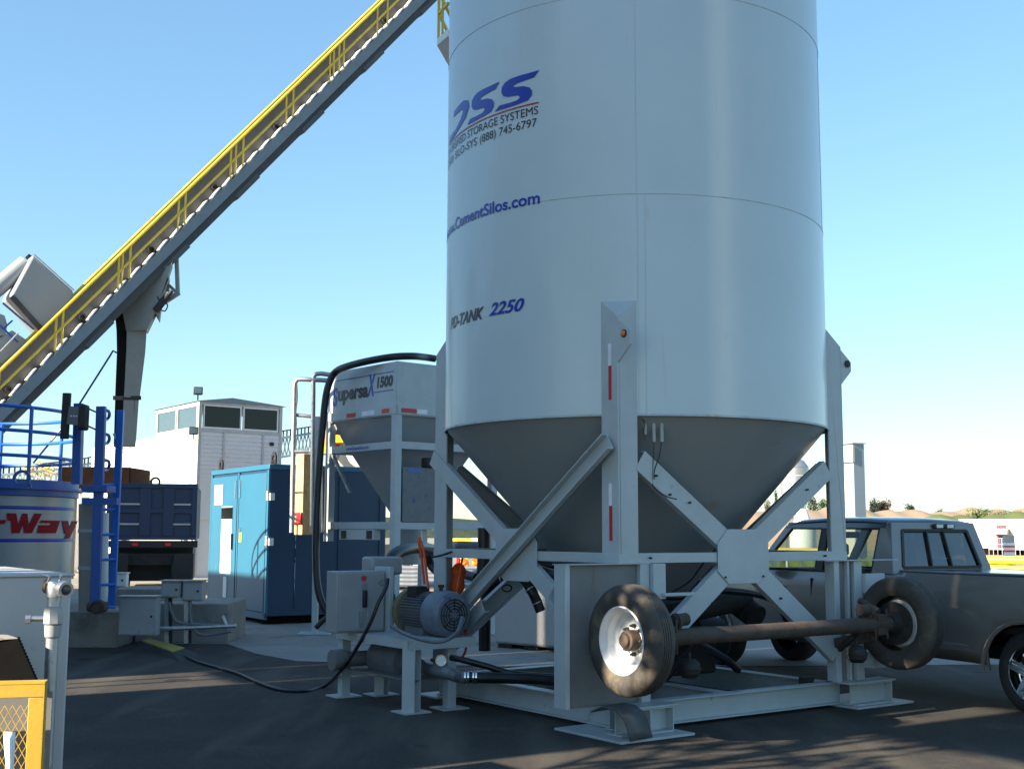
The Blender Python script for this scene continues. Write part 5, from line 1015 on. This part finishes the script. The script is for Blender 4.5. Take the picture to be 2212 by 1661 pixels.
# mixer truck drum over the hopper leg
dm = at(735, 950, 44); mxr = thing('mixer_truck', 'red and white concrete mixer drum with yellow chute seen past the hopper', 'truck', (dm.x, dm.y, 0))
ax_ = V((.93, .2, -.30)).normalized()
build(MB().lathe(at(712, 943, 44), ax_, [(.2, -.0), (.42, .05), (.75, .45)], 32), 'drum_mouth', 'mix_red', mxr, world=True); build(MB().lathe(at(712, 943, 44), ax_, [(.75, .45), (.98, .95), (1.05, 1.7), (.8, 2.8), (0, 3.)], 32), 'drum', 'white_paint', mxr, world=True)
build(MB().lathe(at(712, 943, 44)+ax_*.42, ax_, [(.74, 0), (.80, .04), (.80, .10), (.76, .14)], 32), 'band', 'siding_trim', mxr, world=True)
a = at(690, 930, 43.6); build(MB().box(a.x, a.x+.6, 43, 43.5, a.z, a.z+.35).box(a.x+.3, a.x+1.1, 43, 43.4, a.z-.5, a.z-.2).box(a.x+.15, a.x+.4, 43, 43.4, a.z-.9, a.z), 'yellow_chute', 'yellow_paint', mxr, world=True, bev=.04)
build(MB().box(dm.x-1, dm.x+4, 43.5, 45.5, .9, 1.3), 'chassis', 'dark_steel', mxr, world=True)
for x in (-.6, .7, 3.2): build(MB().cyl((dm.x+x, 43.4, .5), (dm.x+x, 43.9, .5), .5, 24), 'wheel', 'rubber', mxr, world=True)
build(MB().box(a.x, a.x+.14, 43.2, 43.34, 1.2, a.z), 'mast', 'yellow_paint', mxr, world=True)
# lattice conveyors far behind
def lattice(label, x0, y0, x1, y1, Y, hh, group='lattice conveyors far behind'):
    A = at(x0, y0, Y); B = at(x1, y1, Y+1); t_ = thing('lattice_conveyor', label, 'conveyor', (A.x, A.y, 0), 0, group); n = 14
    m_ = MB(); m_.bar(A, B, .12, .12); m_.bar(A-UP*hh, B-UP*hh, .10, .10)
    for k in range(n): p, q = A.lerp(B, k/n), A.lerp(B, (k+1)/n); m_.bar(p, q-UP*hh, .05, .05); m_.bar(p-UP*hh, q, .05, .05)
    build(m_, 'truss', 'steel_bldg', t_, world=True); r_ = MB(); u_ = UP*.35
    for k in range(n): p, q = A.lerp(B, k/n), A.lerp(B, (k+1)/n); r_.bar(p, p+u_, .06, .06, (1, 0, 0))
    r_.bar(A+u_, B+u_, .3, .05); build(r_, 'belt', 'dark_steel', t_, world=True)
    build(MB().bar(A.lerp(B, .3)-UP*hh, V((A.lerp(B, .3).x-1, A.y, 0)), .14, .14, (0, 1, 0)), 'leg', 'rust_brown', t_, world=True); return t_
lattice('dark lattice conveyor between the white building and the hopper ladder', 604, 947, 712, 930, 60, .95)
lattice('lattice conveyor rising behind the blue ladder', 150, 1010, 262, 988, 66, .6)
lattice('lattice conveyor behind the silver tank railing', -30, 1030, 140, 1012, 58, .8)
sc_ = thing('scrap_heap', 'jumble of yellow and white machine frames behind the tank railing', 'machine', (at(100, 1030, 50).x, 50, 0))
rnd = random.Random(4); m_ = MB(); m2 = MB()
for k in range(40):
    p = at(rnd.uniform(55, 132), rnd.uniform(1004, 1035), 50); q = p+V((rnd.uniform(-.5, .5), rnd.uniform(-.3, .3), rnd.uniform(-.25, .25))); (m_ if k % 3 else m2).bar(p, q, rnd.uniform(.04, .12), .05)
build(m_, 'frame_bars', 'cream', sc_, world=True); build(m2, 'yellow_bars', 'yellow_paint', sc_, world=True); c_ = at(95, 1040, 50); build(MB().box(c_.x-1, c_.x+1, 50.2, 51.5, 0, c_.z), 'base', 'galv', sc_, world=True)

# ------------------------------------------------------------------ enclosure, standpipe, guard and belt at the left front
EC = at(156, 1243, 6.5); ez = EC.z; EC.z = 0
en = thing('white_enclosure', 'off-white metal enclosure filling the lower left corner', 'enclosure', tuple(EC))
build(MB().frame(EC, -E1, E2, UP, 1.6, 1.5, ez), 'body', 'enclosure', en, world=True, bev=.012)
build(MB().frame(EC+E1*.012-E2*.012+UP*(ez-.002), -E1, E2, UP, 1.62, 1.52, .012), 'lid', 'enclosure', en, world=True, bev=.003)
SP = at(112, 1400, 6.15); spx = V((SP.x, SP.y, 0)); sp = thing('standpipe', 'galvanised standpipe with camlock outlet in front of the off-white enclosure', 'pipe', tuple(spx))
zz_ = lambda y: at(112, y, 6.15).z
build(MB().cyl((0, 0, 0), (0, 0, zz_(1375)), .031, 24), 'pipe', 'galv', sp)
build(MB().lathe((0, 0, 0), (0, 0, 1), [(.031, zz_(1378)), (.038, zz_(1374)), (.042, zz_(1350)), (.036, zz_(1349))], 24).lathe((0, 0, 0), (0, 0, 1), [(.036, zz_(1349)), (.050, zz_(1346)), (.050, zz_(1322)), (.047, zz_(1312)), (.036, zz_(1309))], 8, smooth=False), 'union', 'box_grey', sp)
build(MB().lathe((0, 0, 0), (0, 0, 1), [(.034, zz_(1309)), (.034, zz_(1290)), (.042, zz_(1289)), (.042, zz_(1284)), (.037, zz_(1283))], 24), 'nipple', 'galv', sp)
build(MB().lathe((0, 0, 0), (0, 0, 1), [(.039, zz_(1285)), (.040, zz_(1268)), (.036, zz_(1256)), (.02, zz_(1252)), (0, zz_(1251))], 24), 'elbow', 'steel', sp)
zo = zz_(1267)
nz = build(MB().lathe((0, 0, zo), (.75, -.66, -.10), [(.030, 0), (.030, .06), (.040, .062), (.040, .115), (.027, .115), (.027, .03), (0, .03)], 24), 'outlet', 'steel', sp)
build(MB().lathe((0, 0, zo), (-.9, .2, .05), [(.030, 0), (.030, .03), (.036, .032), (.036, .05), (0, .05)], 20), 'cap', 'rusty_steel', sp)
for s_ in (-1, 1): build(MB().tube([(s_*.03, -.02, zo+.02), (s_*.028+.01, -.03, zo+.055), (s_*.05-.015, -.03, zo+.062)], .006, 8), 'cam_lever', 'steel', sp)
build(MB().cyl((-.03, -.01, zz_(1335)), (-.10, -.03, zz_(1335)), .014, 14).cyl((-.10, -.03, zz_(1337)), (-.125, -.035, zz_(1337)), .022, 6), 'hose_bib', 'steel', sp)
GY = 5.75
gd = thing('machine_guard', 'yellow framed machine guard with expanded mesh at the bottom left', 'guard', (at(96, 1480, GY).x, GY, 0))
gx = at(97, 1480, GY).x; gz = at(97, 1474, GY).z; gd_x = V((-.97, -.24, 0)).normalized(); gd_n = V((-.24, .97, 0)); GP = V((gx, GY, 0))
build(MB().frame(GP+UP*(gz-.005), gd_x, gd_n, UP, 1.4, .10, .008), 'top_flange', 'guard_yellow', gd, world=True)
build(MB().frame(GP+UP*(gz-.065), gd_x, gd_n, UP, 1.4, .02, .058), 'top_rail', 'guard_yellow', gd, world=True, bev=.002)
build(MB().frame(GP, gd_x, gd_n, UP, .068, .02, gz-.067), 'side_rail', 'guard_yellow', gd, world=True, bev=.002)
build(MB().frame(GP, gd_x, gd_n, UP, .004, .10, gz-.01), 'side_flange', 'guard_yellow', gd, world=True)
ms = MB(); bw, bh = .034, .062
for i in range(40):
    for j in range(18):
        x_ = .07+i*bw/1.0; z_ = gz-.10-j*bh
        if z_ < 0: continue
        for (a1, b1, a2, b2) in ((0, 0, bw/2, -bh/2), (bw/2, -bh/2, bw, 0)):
            ms.bar(GP+gd_x*(x_+a1)+gd_n*.012+UP*(z_+b1), GP+gd_x*(x_+a2)+gd_n*.012+UP*(z_+b2), .003, .003)
            ms.bar(GP+gd_x*(x_+a1)+gd_n*.012+UP*(z_-bh-b1*1), GP+gd_x*(x_+a2)+gd_n*.012+UP*(z_-bh-b2), .003, .003)
build(ms, 'mesh', 'guard_yellow', gd, world=True)
build(MB().frame(GP+gd_n*.3, gd_x, gd_n, UP, 1.4, .02, gz-.08), 'back_plate', 'dirty_paint', gd, world=True)
ra = thing('white_rag', 'white cloth strip hanging behind the mesh of the yellow guard', 'rag', tuple(at(20, 1650, 5.7)))
m_ = MB(); L_ = []
for i, (xl, xr, y) in enumerate(((9, 33, 1580), (9, 33, 1600), (11, 31, 1625), (13, 30, 1645), (14, 27, 1670), (15, 26, 1720))): L_ += [at(xl, y, 5.60-.01*(i % 2)), at((xl+xr)/2, y, 5.585), at(xr, y, 5.60)]
for i in range(5): m_.add([L_[i*3], L_[i*3+1], L_[i*3+4], L_[i*3+3]], [(0, 1, 2, 3)], True); m_.add([L_[i*3+1], L_[i*3+2], L_[i*3+5], L_[i*3+4]], [(0, 1, 2, 3)], True)
build(m_, 'cloth', 'white_cloth', ra, world=True, solid=.006)
bl = thing('rubber_belt_end', 'black toothed rubber belt wedge above the yellow guard', 'belt', tuple(at(40, 1470, 5.9)))
pts = [(-60, 1378), (8, 1379), (38, 1380)]; ed = []
for k in range(14):
    t_ = k/14; x = 38+(80-38)*t_; y = 1380+(1476-1380)*t_; ed += [(x, y), (x+2.6, y+1.0), (x+2.0, y+5.5)]
build(MB().prism([at(x, y, 5.95) for x, y in pts+ed+[(80, 1480), (-60, 1480)]], (-.05, .14, 0)), 'belt', 'belt_black', bl, world=True)
build(MB().prism([at(-60, 1371, 6.02), at(14, 1372, 6.02), at(38, 1379, 5.95), at(8, 1381, 5.94), at(-60, 1392, 5.94)], (0, 0, .004)), 'lip', 'concrete', bl, world=True)

# ------------------------------------------------------------------ pickup truck
TO = V((5.08, 12.07, 0)); HD = V((-.453, .891, 0)).normalized(); TRZ = math.atan2(HD.y, HD.x)
pk = thing('pickup_truck', 'grey crew cab pickup truck with bright alloy wheel parked right behind the silo', 'pickup truck', tuple(TO), TRZ)
WBs = 5.2; TWd = 1.62; WRr = .415
def arc(cx, r_, n=12): return [(cx - r_*cos(pi*k/n), .40+r_*sin(pi*k/n)) for k in range(n+1)]
prof = [(-1.35, .55), (-.52, .50)] + arc(0, .50) + [(.52, .46), (WBs-.52, .46)] + arc(WBs, .50) + [(WBs+.55, .5), (WBs+.95, .55), (WBs+.98, .95), (WBs+.9, 1.2), (4.25, 1.32), (1.80, 1.33), (1.74, 1.33), (1.725, 1.375), (-1.30, 1.385), (-1.36, 1.30)]
def body_side(pr, y0, sgn, nm):
    b = bmesh.new(); vs = [b.verts.new((x, 0, z)) for x, z in pr]; b.faces.new(vs)
    for z in (.52, .60, .70, .82, .95, 1.06, 1.14, 1.20, 1.25, 1.30, 1.34): bmesh.ops.bisect_plane(b, geom=b.verts[:]+b.edges[:]+b.faces[:], plane_co=(0, 0, z), plane_no=(0, 0, 1))
    for k in range(-6, 31): bmesh.ops.bisect_plane(b, geom=b.verts[:]+b.edges[:]+b.faces[:], plane_co=(k*.2+.01, 0, 0), plane_no=(1, 0, 0))
    bmesh.ops.triangulate(b, faces=[f for f in b.faces if len(f.verts) > 4])
    for v in b.verts:
        z = v.co.z; y = .035*math.sin(pi*min(1, max(0, (z-.50)/.75)))**.7 - .05*max(0, (z-1.22)/.15)**1.5 - (.03 if z < .56 else 0)
        for cx in (0, WBs):
            r_ = math.hypot(v.co.x-cx, z-.40)
            if z > .41 and r_ < .80: y += .035*max(0, min(1, (.80-r_)/.22))**1.6
        v.co.y = y0 + sgn*y
    b.verts.index_update(); mb = MB(); mb.add([v.co.copy() for v in b.verts], [tuple(v.index for v in f.verts) for f in b.faces], True); b.free()
    return build(mb, nm, 'truck_paint', pk, solid=.02)
body_side(prof, -.012, 1, 'body')
body_side(prof, -TWd+.012, -1, 'body_side')
build(MB().box(1.62, 4.2, -TWd+.12, -.06, .5, .62).box(-1.3, 1.55, -TWd+.12, -.06, .78, .86), 'floor', 'black_trim', pk)
build(MB().box(1.71, 1.76, -TWd+.12, -.06, .55, 1.33).box(-1.36, -1.30, -TWd+.12, -.06, .6, 1.37), 'bed_wall', 'truck_paint', pk)
build(MB().box(-1.3, 1.71, -TWd+.10, -.04, 1.345, 1.375), 'tonneau_cover', 'truck_blue', pk, bev=.008)
build(MB().prism([(4.2, -.07, 1.30), (WBs+.9, -.07, 1.19), (WBs+.98, -.07, .6), (WBs+.6, -.07, .6), (4.2, -.07, 1.0)], (0, -TWd+.14, 0)), 'hood', 'truck_paint', pk, bev=.03)
# wheel arch lips, crease, door seams
for cx in (0, WBs): build(MB().tube([(x, .048, z) for x, z in arc(cx, .525, 20)], .022, 8), 'arch_lip', 'truck_paint', pk)
build(MB().box(.60, WBs-.60, 0, .030, .57, .64), 'side_moulding', 'truck_paint', pk, bev=.006)
for x in (1.74, 2.19, 3.12, 4.16): build(MB().box(x-.004, x+.004, .0, .028, .66, 1.24), 'door_seam', 'black_trim', pk)
for x in (2.78, 3.75): build(MB().box(x-.14, x+.04, .02, .05, 1.10, 1.13), 'door_handle', 'black_trim', pk, bev=.01)
# cab glasshouse
yb, yt_ = -.02, -.16; zb1, zr_ = 1.325, 1.925
def gh(x, z, side=0):                                    # point on the glasshouse side, leaning in
    f_ = (z-zb1)/(zr_-zb1); y = yb+(yt_-yb)*f_; return V((x+.14, y if side == 0 else -TWd-y, z))
for sd in (0, 1):
    off = V((0, -.045 if sd == 0 else .045, 0))
    def gpoly(pts, nm, m='truck_paint', bev=.006): return build(MB().prism([gh(x, z, sd) for x, z in pts], off), nm, m, pk, bev=bev)
    gpoly([(1.66, zb1), (2.0, zb1), (1.96, zr_-.07), (1.85, zr_-.02), (1.80, zr_-.03)], 'c_pillar')
    gpoly([(2.84, zb1), (2.96, zb1), (2.94, zr_-.09), (2.84, zr_-.09)], 'b_pillar', 'black_trim')
    gpoly([(4.0, zb1), (4.12, zb1), (3.62, zr_-.05), (3.50, zr_-.09)], 'a_pillar', 'truck_paint')
    gpoly([(1.86, zr_-.09), (3.62, zr_-.09), (3.58, zr_-.01), (1.86, zr_-.01)], 'roof_rail', 'truck_blue')
    for pts in ([(2.0, zb1+.01), (2.84, zb1+.01), (2.84, zr_-.09), (1.97, zr_-.09)], [(2.96, zb1+.01), (4.0, zb1+.01), (3.5, zr_-.09), (2.94, zr_-.09)]):
        m_ = MB(); m_.add([gh(x, z, sd)+off*.5 for x, z in pts], [(0, 1, 2, 3)]); build(m_, 'side_window', 'side_glass', pk)
        fr_ = MB(); Q = [gh(x, z, sd)+off*.3 for x, z in pts]
        for i in range(4): fr_.bar(Q[i], Q[(i+1) % 4], .02, .03, (0, 1, 0))
        build(fr_, 'window_seal', 'black_trim', pk)
rf = MB(); xs = [(1.82, zr_-.05), (1.90, zr_-.005), (2.2, zr_+.02), (2.9, zr_+.03), (3.4, zr_+.01), (3.60, zr_-.05)]
vs = []
for x, z in xs:
    for f_, dz in ((0, -.03), (.08, 0), (.5, .015), (.92, 0), (1, -.03)): vs.append((x+.14, -.15-(TWd-.30)*f_, z+dz))
rf.add(vs, [(i*5+k, i*5+k+1, (i+1)*5+k+1, (i+1)*5+k) for i in range(len(xs)-1) for k in range(4)], True); build(rf, 'roof', 'truck_blue', pk, solid=.03)
# rear of cab with three-pane window and high brake lamp
def rp(y, z): f_ = (z-zb1)/(zr_-zb1); return V((1.795+.15*f_, y, z))
yl = lambda z: yb+(yt_-yb)*((z-zb1)/(zr_-zb1)) - .0
rw = [(-.20, zb1+.07), (-TWd+.20, zb1+.07), (-TWd+.30, zr_-.11), (-.30, zr_-.11)]
fr_ = MB(); corners = [(yl(zb1), zb1), (-TWd-yl(zb1), zb1), (-TWd-yl(zr_-.02), zr_-.02), (yl(zr_-.02), zr_-.02)]
O_ = [rp(*c) for c in corners]; I_ = [rp(*c) for c in rw]; tk_ = V((.05, 0, 0))
for i in range(4): fr_.prism([O_[i], O_[(i+1) % 4], I_[(i+1) % 4], I_[i]], tk_)
build(fr_, 'cab_back', 'truck_paint', pk, bev=.004)
m_ = MB(); m_.add([p+V((.015, 0, 0)) for p in I_], [(0, 1, 2, 3)]); rgw = build(m_, 'rear_window', 'rear_glass', pk)
fr_ = MB()
for i in range(4): fr_.bar(I_[i], I_[(i+1) % 4], .035, .02, (1, 0, 0))
for q in (.36, .62): fr_.bar(I_[0].lerp(I_[1], q), I_[3].lerp(I_[2], q), .02, .03, (1, 0, 0))
build(fr_, 'window_frame', 'black_trim', rgw)
bl_ = build(MB().frame(rp(-.78, zr_-.085)-V((.03, 0, 0)), (1, 0, 0), (0, -1, 0), (0, 0, 1), .04, .34, .055), 'brake_lamp', 'black_trim', pk, bev=.015)
for y in (-.82, -.99): build(MB().frame(rp(y, zr_-.078)-V((.036, 0, 0)), (1, 0, 0), (0, -1, 0), (0, 0, 1), .02, .10, .04), 'lamp_lens', 'gauge_face', bl_)
ws = MB(); ws.add([gh(4.06, zb1, 0), gh(4.06, zb1, 1), gh(3.6, zr_-.06, 1), gh(3.6, zr_-.06, 0)], [(0, 1, 2, 3)]); build(ws, 'windscreen', 'side_glass', pk)
for x in (2.15, 3.1):
    for y in (-.5, -1.3):
        build(MB().box(x, x+.14, y-.24, y+.24, .8, 1.48).box(x, x+.5, y-.24, y+.24, .7, .9), 'seat', 'seat_cloth', pk, bev=.04); build(MB().box(x+.02, x+.12, y-.12, y+.12, 1.50, 1.66), 'headrest', 'seat_cloth', pk, bev=.04)
build(MB().box(3.35, 3.5, -1.0, -.8, 1.72, 1.80), 'mirror_inside', 'black_trim', pk, bev=.01)
build(MB().box(4.0, 4.35, -TWd+.12, -.1, 1.1, 1.33), 'dashboard', 'black_trim', pk, bev=.02)
sm_ = build(MB().box(3.85, 4.0, .08, .30, 1.32, 1.58), 'side_mirror', 'black_trim', pk, bev=.03)
def pwheel(x, y, out, alloy):
    e = bpy.data.objects.new('wheel', None); SC.collection.objects.link(e); e.parent = pk; e.location = (x, y, WRr)
    ty_ = MB().lathe((0, 0, 0), (0, out, 0), [(.26, -.01), (.30, .012), (.36, .012), (.40, -.01), (.415, -.04), (.415, -.24), (.39, -.28), (.26, -.28)], 56)
    for mb, n_, m_ in ((ty_, 'tyre', 'rubber'), (MB().lathe((0, 0, 0), (0, out, 0), [(.275, .0), (.265, .01), (.255, -.01), (.25, -.12), (.05, -.13), (0, -.13)], 48), 'rim', 'chrome' if alloy else 'rim_white')):
        o_ = build(mb, n_, m_); o_.parent = e
    sp_ = MB()
    for i in range(5):
        a = 2*pi*i/5+.3; c_, s_ = cos(a), sin(a); t_ = V((-s_, 0, c_)); r0 = V((c_, 0, s_)); yy = V((0, out*.0, 0))
        sp_.prism([r0*.04+t_*.055, r0*.25+t_*.050, r0*.25-t_*.050, r0*.04-t_*.055], (0, -out*.05, 0)); sp_.prism([r0*.06+t_*.02, r0*.24+t_*.018, r0*.24-t_*.018, r0*.06-t_*.02], (0, out*.012, 0))
    o_ = build(sp_, 'spokes', 'chrome', None, bev=.008); o_.parent = e
    o_ = build(MB().lathe((0, 0, 0), (0, out, 0), [(.0, .035), (.045, .03), (.055, .0), (.065, 0), (.065, -.04)], 24), 'hub_cap', 'chrome'); o_.parent = e
    o_ = build(MB().lathe((0, 0, 0), (0, -out, 0), [(0, .10), (.22, .10), (.22, .11), (0, .11)], 30), 'brake_disc', 'dark_steel'); o_.parent = e
for x in (0, WBs): pwheel(x, -.03, 1, True); pwheel(x, -TWd+.03, -1, True)
build(MB().box(-.1, .1, -TWd+.3, -.3, .34, .5).box(-1.3, WBs+.5, -.75, -.62, .45, .6).box(-1.3, WBs+.5, -1.25, -1.12, .45, .6), 'chassis', 'black_trim', pk)
